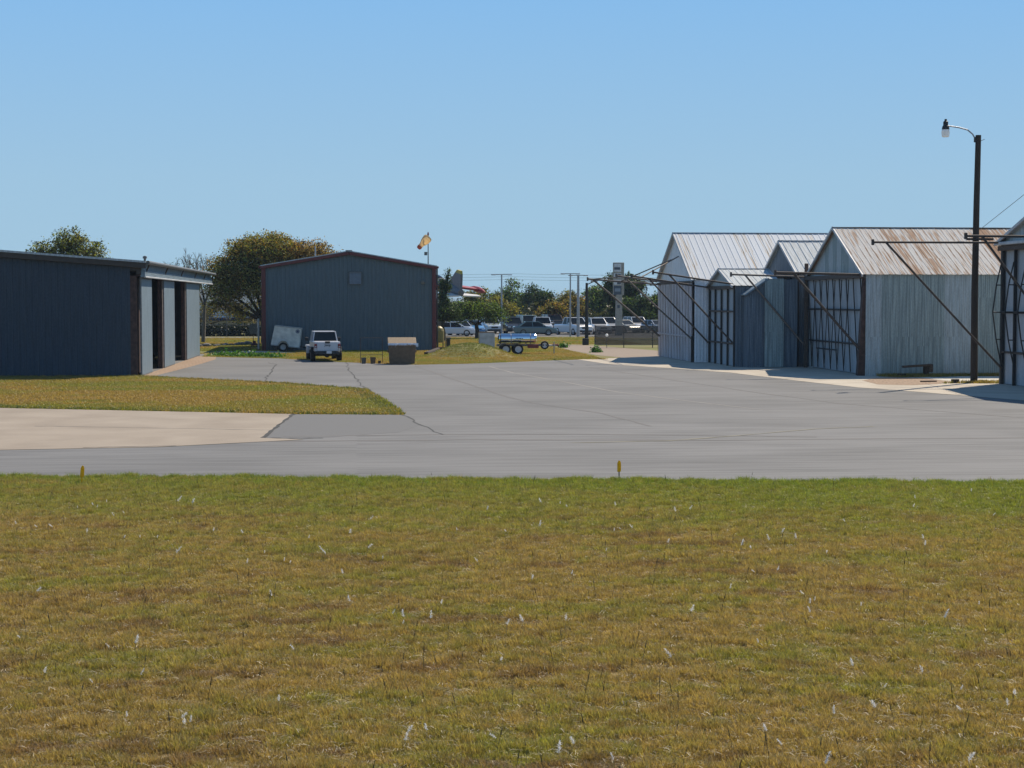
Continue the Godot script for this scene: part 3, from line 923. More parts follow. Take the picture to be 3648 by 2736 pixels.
func background():
	# pale house behind the chain-link fence at the left
	var h := thing("pale_house", "pale bluish house with low grey roof behind the left chain-link fence", "house", Vector3(-17.5, 0, -200))
	slab(h, "wall", Vector3(0, 1.75, 0), Vector3(17, 3.5, 8), M.sheet_white, 0.02)
	var rf := Geo.new()
	rf.plate(PackedVector2Array([Vector2(-4.6, 3.4), Vector2(4.6, 3.4), Vector2(0, 5.0)]), 18, Transform3D(Basis(Vector3.FORWARD, Vector3.UP, Vector3.RIGHT), Vector3.ZERO))
	part(h, "roof", rf, M.sheet_blue_grey)
	for x in [-6.0, -2.8, 0.6, 3.9]:
		var w := slab(h, "window", Vector3(x, 2.3, 4.03), Vector3(1.3, 1.2, 0.08), M.paint_dull_white)
		slab(w, "pane", Vector3(x, 2.3, 4.06), Vector3(1.1, 1.0, 0.06), M.glass_dark)
	slab(h, "awning", Vector3(1.0, 1.55, 4.9), Vector3(15, 0.35, 1.8), mat("awning_blue", lin(0.012, 0.03, 0.09), 0.7), 0.04)
	# chain-link fence at the left
	var f := thing("chain_link_fence", "chain-link fence with thin steel posts in front of the dark hedge", "fence", Vector3(0, 0, -172))
	for k in 12:
		rod(f, "post", Vector3(-34 + k * 3.0, 0, 0), Vector3(-34 + k * 3.0, 2.25, 0), 0.035, M.steel_grey)
	for y in [2.2, 1.2]:
		rod(f, "rail", Vector3(-34, y, 0), Vector3(-1, y, 0), 0.025, M.steel_grey)
	# screened fence beside the drive
	var s := thing("screened_fence", "dark screened chain-link fence between the gravel drive and the car park", "fence", Vector3(0, 0, -130.5))
	var scr := Geo.new()
	scr.box(Vector3(24.3, 0.95, 0), Vector3(11.5, 1.5, 0.01))
	part(s, "screen", scr, M.fence_screen)
	for k in 6:
		rod(s, "post", Vector3(18.6 + k * 2.28, 0, -0.05), Vector3(18.6 + k * 2.28, 1.78, -0.05), 0.035, M.steel_black)
	rod(s, "rail", Vector3(18.6, 1.72, -0.05), Vector3(30, 1.72, -0.05), 0.022, M.steel_grey)
	rod(s, "rail", Vector3(18.6, 0.62, 0.03), Vector3(30, 0.62, 0.03), 0.018, M.steel_grey)
	# tall poles with cross-arms
	light_pole(Vector3(15.89, 0, -184), 6.5, 1.15, "single pale light pole standing among the parked cars by itself", 0.10)
	light_pole(Vector3(21.81, 0, -171), 6.42, 1.0, "thinner pale light pole, left one of the close pair", 0.09)
	light_pole(Vector3(22.36, 0, -169), 6.22, 1.0, "thicker pale light pole, right one of the close pair", 0.15)
	light_pole(Vector3(39.0, 0, -225), 5.7, 1.3, "far light pole seen behind the arms of the white hangar", 0.10)
	# black yard lamp with its box
	var bp := thing("yard_lamp", "black lamp post with dark box at its foot by the gravel drive", "lamp post", Vector3(19.1, 0, -139))
	var pg := Geo.new()
	pg.tube(Vector3.ZERO, Vector3(0, 5.15, 0), 0.17, 0.10, 10)
	part(bp, "post", pg, M.steel_black)
	slab(bp, "box", Vector3(-0.12, 0.28, 0.25), Vector3(0.5, 0.56, 0.4), M.plastic_black, 0.03)
	rod(bp, "arm", Vector3(0, 5.0, 0), Vector3(0.55, 5.25, 0), 0.04, M.steel_grey)
	slab(bp, "lamp_head", Vector3(0.62, 5.3, 0), Vector3(0.55, 0.18, 0.3), M.steel_light, 0.04)
	# roadside sign on a tapered stone column
	var sg := thing("roadside_sign", "tall stone column sign with stacked white panels beyond the car park", "sign", Vector3(27.4, 0, -175))
	var col := Geo.new()
	col.hexa(Vector3(0.05, 2.15, 0), Vector3(0.36, 2.15, 0.3), Vector3(0.30, 2.15, 0.28))
	part(sg, "column", col, M.sign_stone)
	slab(sg, "board", Vector3(0, 5.95, 0), Vector3(1.14, 3.4, 0.4), M.sign_stone, 0.03)
	for p in [[7.10, 0.9], [6.28, 0.55], [5.58, 0.62]]:
		slab(sg, "panel", Vector3(-0.13, p[0], 0.22), Vector3(0.76, p[1] - 0.06, 0.06), M.paint_white, 0.01)
	var lb := slab(sg, "lower_panel", Vector3(-0.13, 4.72, 0.24), Vector3(0.82, 0.95, 0.08), mat("sign_dark", lin(0.06, 0.075, 0.10), 0.5), 0.02)
	slab(lb, "inset", Vector3(-0.13, 4.78, 0.29), Vector3(0.60, 0.34, 0.02), mat("sign_grey", lin(0.20, 0.24, 0.28), 0.5), 0.0)
	for q in [[7.02, -0.18, 0.62, 0.26], [6.30, -0.28, 0.22, 0.30], [6.26, 0.05, 0.30, 0.34], [5.50, 0.02, 0.40, 0.26], [5.70, -0.30, 0.16, 0.14]]:
		slab(sg, "mark", Vector3(q[1], q[0], 0.262), Vector3(q[2], q[3], 0.02), M.sign_dark, 0.0)
	slab(sg, "plaque", Vector3(-0.02, 3.05, 0.30), Vector3(0.26, 0.32, 0.06), M.sign_dark, 0.01)
	# utility wires far behind
	for k in 3:
		var y: float = 6.9 - 0.35 * k
		var pts := []
		for i in 25:
			var u := i / 24.0
			pts.append(Vector3(lerpf(-30, 70, u), y + 1.4 * pow(absf(u * 4.0 - floorf(u * 4.0) - 0.5) * 2.0, 2.0) * 0.12, -214.0 - k))
		var g := Geo.new()
		g.path(pts, 0.012, 0.012, 4)
		var w := part(self, "utility_wire", g, M.steel_black)
		tag(w, ["topmost", "middle", "lowest"][k] + " of the three thin wires strung above the far trees", "wire", "wires above the far trees")
	display_plane()


func light_pole(at: Vector3, h: float, arm: float, label: String, r: float):
	var t := thing("light_pole", label, "light pole", at, 0.0, "light poles in the car park")
	var g := Geo.new()
	g.tube(Vector3.ZERO, Vector3(0, h, 0), r * 1.15, r * 0.75, 10)
	part(t, "pole", g, M.steel_light)
	rod(t, "cross_arm", Vector3(-arm, h, 0), Vector3(arm, h, 0), 0.035, M.steel_grey)
	for s in [-1, 1]:
		slab(t, "lamp_head", Vector3(s * arm * 0.78, h - 0.02, 0), Vector3(arm * 0.42, 0.10, 0.3), M.steel_light, 0.02)


func display_plane():
	var t := thing("display_aircraft", "grey aircraft with red wing tips mounted above the trees beside the building", "aircraft", Vector3(9.75, 4.5, -160), 0.32)
	t.rotation.x = 0.15
	var grey := worn(mat("plane_grey", lin(0.15, 0.15, 0.17), 0.5), T.mottle, 0.5)
	var red := mat("plane_red", lin(0.30, 0.022, 0.025), 0.45)
	var white := mat("plane_white", lin(0.60, 0.57, 0.54), 0.4)
	var body := Geo.new()
	var along := Transform3D(Basis(Vector3.RIGHT, Vector3.FORWARD, Vector3.UP), Vector3.ZERO)
	body.lathe([[0.0, -0.6], [0.32, -0.55], [0.45, 0.5], [0.62, 2.5], [0.70, 4.5], [0.62, 7.0], [0.35, 8.6], [0.0, 9.3]], 14, along)
	part(t, "fuselage", body, grey)
	var can := Geo.new()
	can.lathe([[0.0, 4.6], [0.30, 5.0], [0.36, 5.8], [0.28, 6.8], [0.0, 7.3]], 10, Transform3D(along.basis, Vector3(0, 0.5, 0)))
	part(t, "canopy", can, M.glass_dark)
	var fin := Geo.new()
	var side := Basis(Vector3.FORWARD, Vector3.UP, Vector3.RIGHT)
	fin.plate(PackedVector2Array([Vector2(-0.55, 0.2), Vector2(3.0, 0.2), Vector2(1.0, 1.75), Vector2(-0.45, 1.75)]), 0.22, Transform3D(side, Vector3.ZERO))
	var fp := part(t, "fin", fin, grey)
	var tip := Geo.new()
	tip.plate(PackedVector2Array([Vector2(-0.45, 1.75), Vector2(1.0, 1.75), Vector2(0.55, 2.05), Vector2(-0.30, 2.05)]), 0.215, Transform3D(side, Vector3.ZERO))
	part(fp, "fin_tip", tip, mat("plane_yellow", lin(0.42, 0.32, 0.03), 0.5))
	var flat := func(s): return Transform3D(Basis(Vector3(s, 0.06, 0).normalized(), Vector3.FORWARD, Vector3.UP), Vector3.ZERO)
	for s in [-1, 1]:
		var st := Geo.new()
		st.plate(PackedVector2Array([Vector2(0.2, -0.7), Vector2(2.1, -0.5), Vector2(2.1, 0.4), Vector2(0.2, 1.2)]), 0.12, Transform3D(Basis(Vector3(s, -0.05, 0).normalized(), Vector3.FORWARD, Vector3.UP), Vector3(0, -0.28, 0)))
		part(t, "tailplane", st, white)
		var wg := Geo.new()
		wg.plate(PackedVector2Array([Vector2(0.5, 3.2), Vector2(3.6, 3.7), Vector2(3.6, 5.0), Vector2(0.5, 5.8)]), 0.2, Transform3D(Basis(Vector3(s, -0.13, 0).normalized(), Vector3.FORWARD, Vector3.UP), Vector3(0, 0.1, 0)))
		var w := part(t, "wing", wg, red)
		var tp := Geo.new()
		tp.lathe([[0.0, 2.4], [0.22, 3.2], [0.30, 4.2], [0.22, 5.4], [0.0, 6.4]], 10, Transform3D(along.basis, Vector3(s * 3.75, -0.40, 0)))
		part(w, "tip_tank", tp, red)
	var pd := Geo.new()
	pd.tube(Vector3(0, -4.55, -4.5), Vector3(0, -0.4, -4.5), 0.35, 0.25, 10)
	part(t, "pedestal", pd, M.steel_grey)


# a tree: forked limbs, and a crown of small leaves in clumps that fill the given lobes [centre, radii]
func tree(called: String, label: String, at: Vector3, trunk_h: float, trunk_r: float, lobes: Array, leaves: int, size: float, palette: Array, seed_at: int, clump := 0.45, group := ""):
	var r := RandomNumberGenerator.new()
	r.seed = seed_at
	var t := thing(called, label, "tree", at, 0.0, group)
	var wood := Geo.new()
	var fork := Vector3(r.randf_range(-0.15, 0.15), trunk_h, r.randf_range(-0.15, 0.15))
	wood.path([Vector3(0, -0.05, 0), fork * 0.5 + Vector3(0.06, 0, 0), fork], trunk_r, trunk_r * 0.72, 8)
	var volume := 0.0
	for l in lobes:
		volume += l[1].x * l[1].y * l[1].z
	var crown_v := PackedVector3Array()
	var crown_n := PackedVector3Array()
	var crown_c := PackedColorArray()
	for l in lobes:
		var c: Vector3 = l[0]
		var rad: Vector3 = l[1]
		var bend := fork.lerp(c, 0.5) + Vector3(r.randf_range(-1, 1), 0.2, r.randf_range(-1, 1)) * 0.12 * rad.x
		wood.path([fork, bend, c], trunk_r * 0.45, trunk_r * 0.14, 6)
		for k in 5:
			var e := c + Vector3(r.randf_range(-1, 1), r.randf_range(-0.3, 1), r.randf_range(-1, 1)).normalized() * rad * 0.75
			wood.path([bend.lerp(c, 0.6), c.lerp(e, 0.5) + Vector3(0, 0.1, 0), e], trunk_r * 0.16, trunk_r * 0.05, 5)
		var share := leaves * rad.x * rad.y * rad.z / volume
		var per := 26
		for k in maxi(3, roundi(share / per)):
			var d := Vector3(r.randfn(), r.randfn(), r.randfn()).normalized()
			var out := pow(r.randf(), 0.38)
			var p := c + d * rad * out
			var pal: Array = l[2] if l.size() > 2 else palette
			var hue: Color = pal[r.randi() % pal.size()]
			hue = hue.lerp(pal[r.randi() % pal.size()], r.randf())
			for i in per:
				var q := p + Vector3(r.randfn(), r.randfn() * 0.7, r.randfn()) * clump
				var a := Vector3(r.randfn(), r.randfn(), r.randfn()).normalized()
				var b := a.cross(Vector3(r.randfn(), r.randfn(), r.randfn())).normalized()
				var s := size * r.randf_range(0.6, 1.25)
				var nn := a.cross(b).normalized()
				if nn.y < 0:
					nn = -nn
				var shade := r.randf_range(2.3, 3.1)
				var col := Color(hue.r * shade, hue.g * shade, hue.b * shade)
				for w in [q - a * s, q + b * s * 0.55, q + a * s, q - a * s, q + a * s, q - b * s * 0.55]:
					crown_v.push_back(w)
					crown_n.push_back(nn)
					crown_c.push_back(col)
	part(t, "trunk", wood, M.bark)
	if crown_v.size():
		var g := Geo.new()
		g.v = crown_v
		g.n = crown_n
		g.c = crown_c
		g.uv.resize(crown_v.size())
		part(t, "crown", g, M.leaves)
	return t


func bare_tree(label: String, at: Vector3, h: float, seed_at: int):
	var r := RandomNumberGenerator.new()
	r.seed = seed_at
	var t := thing("bare_tree", label, "tree", at)
	var g := Geo.new()
	var todo := [[Vector3.ZERO, Vector3(0.05, 1, 0).normalized(), h * 0.42, h * 0.022, 0]]
	while todo:
		var b = todo.pop_back()
		var e: Vector3 = b[0] + b[1] * b[2]
		g.tube(b[0], e, b[3], b[3] * 0.65, 5)
		if b[4] < 5:
			for k in 3:
				var d: Vector3 = (b[1] + Vector3(r.randf_range(-1, 1), r.randf_range(-0.1, 0.6), r.randf_range(-1, 1)) * 0.62).normalized()
				todo.append([b[0].lerp(e, r.randf_range(0.7, 1.0)), d, b[2] * r.randf_range(0.5, 0.75), b[3] * 0.58, b[4] + 1])
	part(t, "branches", g, mat("bark_grey", lin(0.11, 0.10, 0.09), 0.95) if not M.has("bark_grey") else M.bark_grey)
	# the few leaves that are left
	var cr := Geo.new()
	for k in 500:
		var p := Vector3(r.randfn() * h * 0.16, h * r.randf_range(0.55, 0.88), r.randfn() * h * 0.16)
		cr.tint = Color(0.10, 0.11, 0.05) * r.randf_range(0.7, 1.2)
		cr.tri(p, p + Vector3(r.randf_range(-1, 1), r.randf_range(-1, 1), 0.3) * 0.12, p + Vector3(r.randf_range(-1, 1), r.randf_range(-1, 1), -0.3) * 0.12)
	part(t, "crown", cr, M.leaves)


func make_trees():
	var olive := [Color(0.125, 0.125, 0.024), Color(0.10, 0.115, 0.022), Color(0.17, 0.135, 0.026), Color(0.20, 0.115, 0.024)]
	var green := [Color(0.060, 0.095, 0.022), Color(0.045, 0.075, 0.020), Color(0.085, 0.115, 0.028)]
	var dark := [Color(0.030, 0.050, 0.016), Color(0.040, 0.062, 0.018), Color(0.026, 0.042, 0.016)]
	var gold := [Color(0.17, 0.095, 0.02), Color(0.12, 0.10, 0.02), Color(0.075, 0.08, 0.02)]
	var moss := [Color(0.135, 0.125, 0.028), Color(0.10, 0.10, 0.025), Color(0.16, 0.14, 0.03)]
	var warm := [Color(0.16, 0.105, 0.03), Color(0.20, 0.105, 0.03), Color(0.12, 0.10, 0.03)]
	# big spreading tree behind the middle building
	tree("spreading_tree", "big spreading olive tree turning gold behind the blue grey building", Vector3(-7.75, 0, -146), 2.0, 0.42, [
		[Vector3(-2.6, 6.2, 0), Vector3(2.4, 1.5, 2.2)], [Vector3(0.3, 7.9, 0), Vector3(3.0, 1.5, 2.4)], [Vector3(3.6, 7.5, -0.3), Vector3(2.4, 1.3, 2.0), warm], [Vector3(-3.4, 4.6, 0.5), Vector3(1.8, 1.1, 1.7)],
		[Vector3(-0.8, 5.2, 0.8), Vector3(1.6, 1.5, 1.6)], [Vector3(1.6, 6.0, 0.4), Vector3(2.0, 1.4, 1.8)], [Vector3(5.4, 6.9, -0.5), Vector3(1.6, 1.0, 1.5), warm], [Vector3(-3.9, 3.4, 0.3), Vector3(1.1, 0.7, 1.0)], [Vector3(-1.9, 8.0, -0.3), Vector3(1.6, 0.9, 1.6)], [Vector3(-2.3, 2.9, 0.6), Vector3(1.2, 0.6, 1.0)], [Vector3(0.2, 3.6, 0.2), Vector3(0.9, 1.2, 0.9)]], 64000, 0.088, olive, 71, 0.30)
	tree("round_tree", "leafy olive tree rising above the roof of the slate hangar", Vector3(-21.9, 0, -131), 3.5, 0.3, [
		[Vector3(0.2, 8.0, 0), Vector3(1.2, 1.2, 1.2)], [Vector3(-1.5, 7.3, 0), Vector3(1.2, 0.9, 1.1)], [Vector3(1.6, 7.5, 0.2), Vector3(1.2, 0.9, 1.0)], [Vector3(-2.4, 6.6, 0.2), Vector3(0.9, 0.8, 0.9)], [Vector3(0.0, 6.0, 0), Vector3(2.2, 1.0, 1.6)], [Vector3(2.6, 6.4, 0), Vector3(0.8, 0.7, 0.8)]], 14000, 0.095, [Color(0.115, 0.125, 0.03), Color(0.08, 0.10, 0.026), Color(0.15, 0.14, 0.035)], 72, 0.26)
	bare_tree("nearly bare grey tree, left of the two above the hangar eave", Vector3(-15.6, 0, -152), 8.0, 73)
	bare_tree("nearly bare grey tree, right of the two above the hangar eave", Vector3(-13.4, 0, -150), 8.6, 74)
	tree("hedge_tree", "dark low tree in front of the pale house at left", Vector3(-16.5, 0, -185), 1.0, 0.2, [[Vector3(-3.5, 2.9, 0), Vector3(1.8, 1.4, 1.2)], [Vector3(0, 2.6, 0), Vector3(2.0, 1.2, 1.2)], [Vector3(4.3, 1.9, 0), Vector3(2.2, 1.3, 1.2)]], 4000, 0.12, [Color(0.07, 0.075, 0.025), Color(0.10, 0.075, 0.028)], 75)
	# dark conifer beside the mounted aircraft and trees below it
	tree("conifer", "dark pointed conifer beside the fin of the mounted aircraft", Vector3(7.95, 0, -153.5), 1.4, 0.22, [[Vector3(0.05, 5.0, 0), Vector3(0.55, 0.65, 0.5)], [Vector3(0.35, 5.8, 0), Vector3(0.22, 0.5, 0.3)], [Vector3(0.5, 6.3, 0), Vector3(0.13, 0.3, 0.2)], [Vector3(0.0, 3.8, 0), Vector3(0.45, 0.8, 0.6)], [Vector3(0.1, 2.6, 0), Vector3(1.5, 0.7, 1.4)]], 14000, 0.08, dark, 76, 0.17)
	tree("leafy_tree", "green tree with forked dark trunk right below the aircraft", Vector3(11.7, 0, -163), 1.3, 0.25, [[Vector3(0.3, 2.75, 0), Vector3(1.9, 0.85, 1.5)], [Vector3(1.6, 2.3, 0), Vector3(1.5, 0.8, 1.2)], [Vector3(-1.4, 2.2, 0), Vector3(1.4, 0.7, 1.2)]], 6500, 0.09, green, 77, 0.26)
	# the wood beyond the car park: trees one can tell apart
	var far := [
		["tallest round dark green tree in the middle of the far row", 20.6, -228, 6.6, 3.4, green], ["dark green tree just right of the tallest far tree", 24.2, -224, 5.6, 2.7, dark], ["small pale green tree left of the tallest far tree", 16.6, -232, 5.4, 2.2, moss],
		["mossy yellow green tree low behind the single light pole", 18.4, -214, 4.2, 2.4, moss], ["bright golden orange tree in the middle of the far row", 24.6, -211, 3.6, 2.3, gold], ["golden green tree right of the bright orange one", 27.6, -214, 4.3, 2.0, gold],
		["olive tree with pale top left of the paired light poles", 29.3, -232, 5.0, 2.0, moss], ["dark tree standing behind the paired light poles", 32.2, -226, 5.6, 2.5, green], ["tall dark pine left of the column sign", 33.6, -218, 7.3, 1.6, dark], ["second tall dark pine half hidden by the column sign", 36.0, -219, 7.2, 1.9, dark],
		["dense dark tree at the foot of the column sign", 35.2, -209, 4.3, 2.5, dark], ["low green tree right of the column sign", 38.2, -212, 4.6, 2.1, green], ["rounded olive tree seen beside the white hangar's door edge", 40.8, -214, 5.1, 2.4, olive],
		["dark tree behind the blue parked car", 13.2, -214, 3.5, 2.4, green], ["shaded dark tree just right of the blue grey building", 9.6, -212, 3.6, 2.4, dark], ["green tree left of the shaded dark tree, mostly behind the building", 5.6, -214, 4.0, 2.6, green],
		["dark tree left of the pale house", -26.0, -214, 5.0, 3.0, dark], ["brown green tree above the pale house roof", -20.5, -216, 6.2, 3.0, olive], ["green tree right of the pale house roof", -12.6, -216, 5.6, 2.8, moss], ["dark tree beyond the rust roofed hangar", 46.5, -216, 5.2, 3.0, dark]]
	var n := 80
	for d in far:
		n += 1
		var h: float = d[3]
		var w: float = d[4]
		var r := RandomNumberGenerator.new()
		r.seed = n * 13
		var lobes := []
		for k in 7:
			var a := TAU * k / 7.0 + r.randf()
			var up := r.randf_range(0.34, 0.80)
			lobes.append([Vector3(cos(a) * w * 0.55 * (1.15 - up * 0.7), h * up, sin(a) * w * 0.45), Vector3(w * 0.48, h * 0.17, w * 0.42)])
		lobes.append([Vector3(r.randf_range(-0.3, 0.3) * w, h * 0.87, 0), Vector3(w * 0.36, h * 0.12, w * 0.36)])
		lobes.append([Vector3(r.randf_range(-0.3, 0.3) * w, h * 0.25, 0.4), Vector3(w * 0.75, h * 0.15, w * 0.5)])
		tree("far_tree", d[0], Vector3(d[1], 0, d[2]), h * 0.3, 0.22, lobes, 9000, 0.145, d[5], n, 0.36, "trees beyond the car park")
	# undergrowth that fills the row below the crowns
	var ug := Geo.new()
	var ur := RandomNumberGenerator.new()
	ur.seed = 5
	for k in 15000:
		var x := ur.randf_range(-45, 75)
		var y := pow(ur.randf(), 1.2) * (2.3 + 0.8 * sin(x * 0.6) + 0.5 * sin(x * 1.7))
		var p := Vector3(x, y, -221 + ur.randf_range(-2.5, 2.5))
		var a := Vector3(ur.randfn(), ur.randfn(), ur.randfn()).normalized() * 0.3
		var b := a.cross(Vector3(ur.randfn(), ur.randfn(), ur.randfn())).normalized() * 0.2
		var s := ur.randf_range(0.7, 1.2)
		ug.tint = Color(0.050 * s, 0.056 * s, 0.022 * s)
		ug.tri(p - a, p + b, p + a); ug.tri(p - a, p + a, p - b)
	var uo := part(self, "undergrowth", ug, M.leaves)
	tag(uo, "dark undergrowth below the far row of trees", "undergrowth")
	uo.set_meta("kind", "stuff")
	var hg := Geo.new()
	for k in 9000:
		var p := Vector3(ur.randf_range(-34, -4), ur.randf_range(0, 1.25), -175.5 + ur.randf_range(-0.8, 0.8))
		var a := Vector3(ur.randfn(), ur.randfn(), ur.randfn()).normalized() * 0.16
		var b := a.cross(Vector3(ur.randfn(), ur.randfn(), ur.randfn())).normalized() * 0.1
		var s := ur.randf_range(0.7, 1.2)
		hg.tint = Color(0.022 * s, 0.030 * s, 0.014 * s)
		hg.tri(p - a, p + b, p + a); hg.tri(p - a, p + a, p - b)
	var ho := part(self, "hedge", hg, M.leaves)
	tag(ho, "low dark clipped hedge behind the left chain-link fence", "hedge")


# a road wheel standing across x at the given centre: tyre with a rim on both faces
func wheel(parent: Node, at: Vector3, r: float, w: float, rim: Material, across := Vector3.RIGHT):
	var place := Transform3D(Basis(Vector3.UP, across, Vector3.UP.cross(across)), at)
	var g := Geo.new()
	var h := w * 0.5
	g.lathe([[r * 0.62, -h * 0.8], [r * 0.66, -h], [r * 0.92, -h], [r, -h * 0.7], [r, h * 0.7], [r * 0.92, h], [r * 0.66, h], [r * 0.62, h * 0.8]], 20, place)
	var t := part(parent, "wheel", g, M.rubber)
	var d := Geo.new()
	d.lathe([[0.0, -h * 0.75], [r * 0.2, -h * 0.8], [r * 0.28, -h * 0.55], [r * 0.55, -h * 0.6], [r * 0.63, -h * 0.85], [r * 0.63, h * 0.85], [r * 0.55, h * 0.6], [r * 0.28, h * 0.55], [r * 0.2, h * 0.8], [0.0, h * 0.75]], 16, place)
	part(t, "rim", d, rim)


func words(parent: Node, called: String, text: String, size: float, at: Transform3D, m: Material):
	var f := SystemFont.new()
	f.font_names = PackedStringArray(["Droid Sans"])
	f.font_weight = 700
	var x := TextMesh.new()
	x.text = text
	x.font = f
	x.font_size = 64
	x.pixel_size = size / 64.0
	x.depth = 0.012
	var o := MeshInstance3D.new()
	o.mesh = x
	o.name = called
	o.material_override = m
	o.transform = at
	parent.add_child(o, true)


func pickup():
	var t := thing("pickup_truck", "white pickup truck seen from behind, parked before the blue grey building", "pickup truck", Vector3(-1.72, 0, -102.0), 0.10)
	var white := mat("truck_white", lin(0.52, 0.53, 0.56), 0.3)
	white.clearcoat_enabled = true
	white.clearcoat = 0.6
	var bed := Geo.new()
	bed.rbox(Vector3(0, 0.93, -0.90), Vector3(1.56, 0.62, 1.70), 0.05)
	part(t, "bed", bed, white)
	var gate := Geo.new()
	gate.rbox(Vector3(0, 0.94, -0.01), Vector3(1.26, 0.56, 0.08), 0.025)
	var gp := part(t, "tailgate", gate, white)
	slab(gp, "handle", Vector3(0, 1.19, 0.04), Vector3(0.30, 0.13, 0.05), M.plastic_black, 0.015)
	words(gp, "lettering", "Jeep", 0.17, Transform3D(Basis.IDENTITY, Vector3(0, 1.02, 0.036)), M.lettering)
	for s in [-1, 1]:
		var l := slab(t, "tail_lamp", Vector3(s * 0.71, 0.98, 0.0), Vector3(0.15, 0.24, 0.09), M.lamp_red, 0.025)
		slab(l, "lens", Vector3(s * 0.71, 0.93, 0.045), Vector3(0.08, 0.06, 0.02), M.paint_white, 0.0)
	var cab := Geo.new()
	cab.rbox(Vector3(0, 0.92, -2.85), Vector3(1.58, 0.64, 2.3), 0.06)
	part(t, "cab", cab, white)
	var top := Geo.new()
	top.hexa(Vector3(0, 1.50, -2.78), Vector3(0.74, 0.28, 1.08), Vector3(0.64, 0.28, 0.86), Basis.IDENTITY, Vector3(0, 0, 0.06))
	part(t, "windows", top, M.glass_dark)
	for s in [-1, 1]:
		bar(t, "pillar", Vector3(s * 0.735, 1.22, -1.70), Vector3(s * 0.635, 1.79, -1.86), 0.06, 0.06, white)
		bar(t, "pillar", Vector3(s * 0.735, 1.22, -3.86), Vector3(s * 0.635, 1.79, -3.58), 0.06, 0.06, white)
		bar(t, "pillar", Vector3(s * 0.745, 1.22, -2.75), Vector3(s * 0.645, 1.79, -2.75), 0.05, 0.08, white)
	var roof := Geo.new()
	roof.rbox(Vector3(0, 1.80, -2.73), Vector3(1.36, 0.045, 1.86), 0.02)
	part(t, "roof", roof, white)
	var hood := Geo.new()
	hood.hexa(Vector3(0, 0.96, -4.62), Vector3(0.66, 0.26, 0.68), Vector3(0.60, 0.22, 0.66))
	part(t, "hood", hood, white)
	slab(t, "grille", Vector3(0, 0.95, -5.32), Vector3(1.2, 0.42, 0.08), M.plastic_black, 0.02)
	for s in [-1, 1]:
		var f := Geo.new()
		f.rbox(Vector3(s * 0.83, 0.86, -4.62), Vector3(0.30, 0.16, 1.15), 0.05)
		f.rbox(Vector3(s * 0.88, 0.62, -4.10), Vector3(0.20, 0.42, 0.16), 0.04)
		part(t, "front_fender", f, white)
		var rf := Geo.new()
		rf.rbox(Vector3(s * 0.84, 0.85, -1.15), Vector3(0.20, 0.10, 1.05), 0.03)
		part(t, "rear_fender", rf, M.plastic_black)
		var mr := Geo.new()
		mr.rbox(Vector3(s * 1.0, 1.32, -3.55), Vector3(0.22, 0.22, 0.12), 0.03)
		mr.tube(Vector3(s * 0.74, 1.24, -3.55), Vector3(s * 0.95, 1.28, -3.55), 0.02, 0.02, 6)
		part(t, "mirror", mr, M.plastic_black)
		wheel(t, Vector3(s * 0.80, 0.41, -1.15), 0.41, 0.28, M.rim_grey)
		wheel(t, Vector3(s * 0.80, 0.41, -4.62), 0.41, 0.28, M.rim_grey)
	slab(t, "rear_bumper", Vector3(0, 0.55, 0.08), Vector3(1.50, 0.20, 0.22), M.plastic_black, 0.04)
	slab(t, "chassis", Vector3(0, 0.50, -2.6), Vector3(1.0, 0.22, 5.0), M.steel_black, 0.02)
	var ax := Geo.new()
	ax.tube(Vector3(-0.7, 0.40, -1.15), Vector3(0.7, 0.40, -1.15), 0.07, 0.07, 8)
	ax.lathe([[0.0, -0.12], [0.16, -0.1], [0.16, 0.1], [0.0, 0.12]], 10, Transform3D(Basis(Vector3.RIGHT, Vector3.FORWARD, Vector3.UP), Vector3(0.05, 0.40, -1.1)))
	part(t, "rear_axle", ax, M.steel_black)
	slab(t, "number_plate", Vector3(0.08, 0.60, 0.20), Vector3(0.31, 0.16, 0.02), M.plate_white, 0.004)


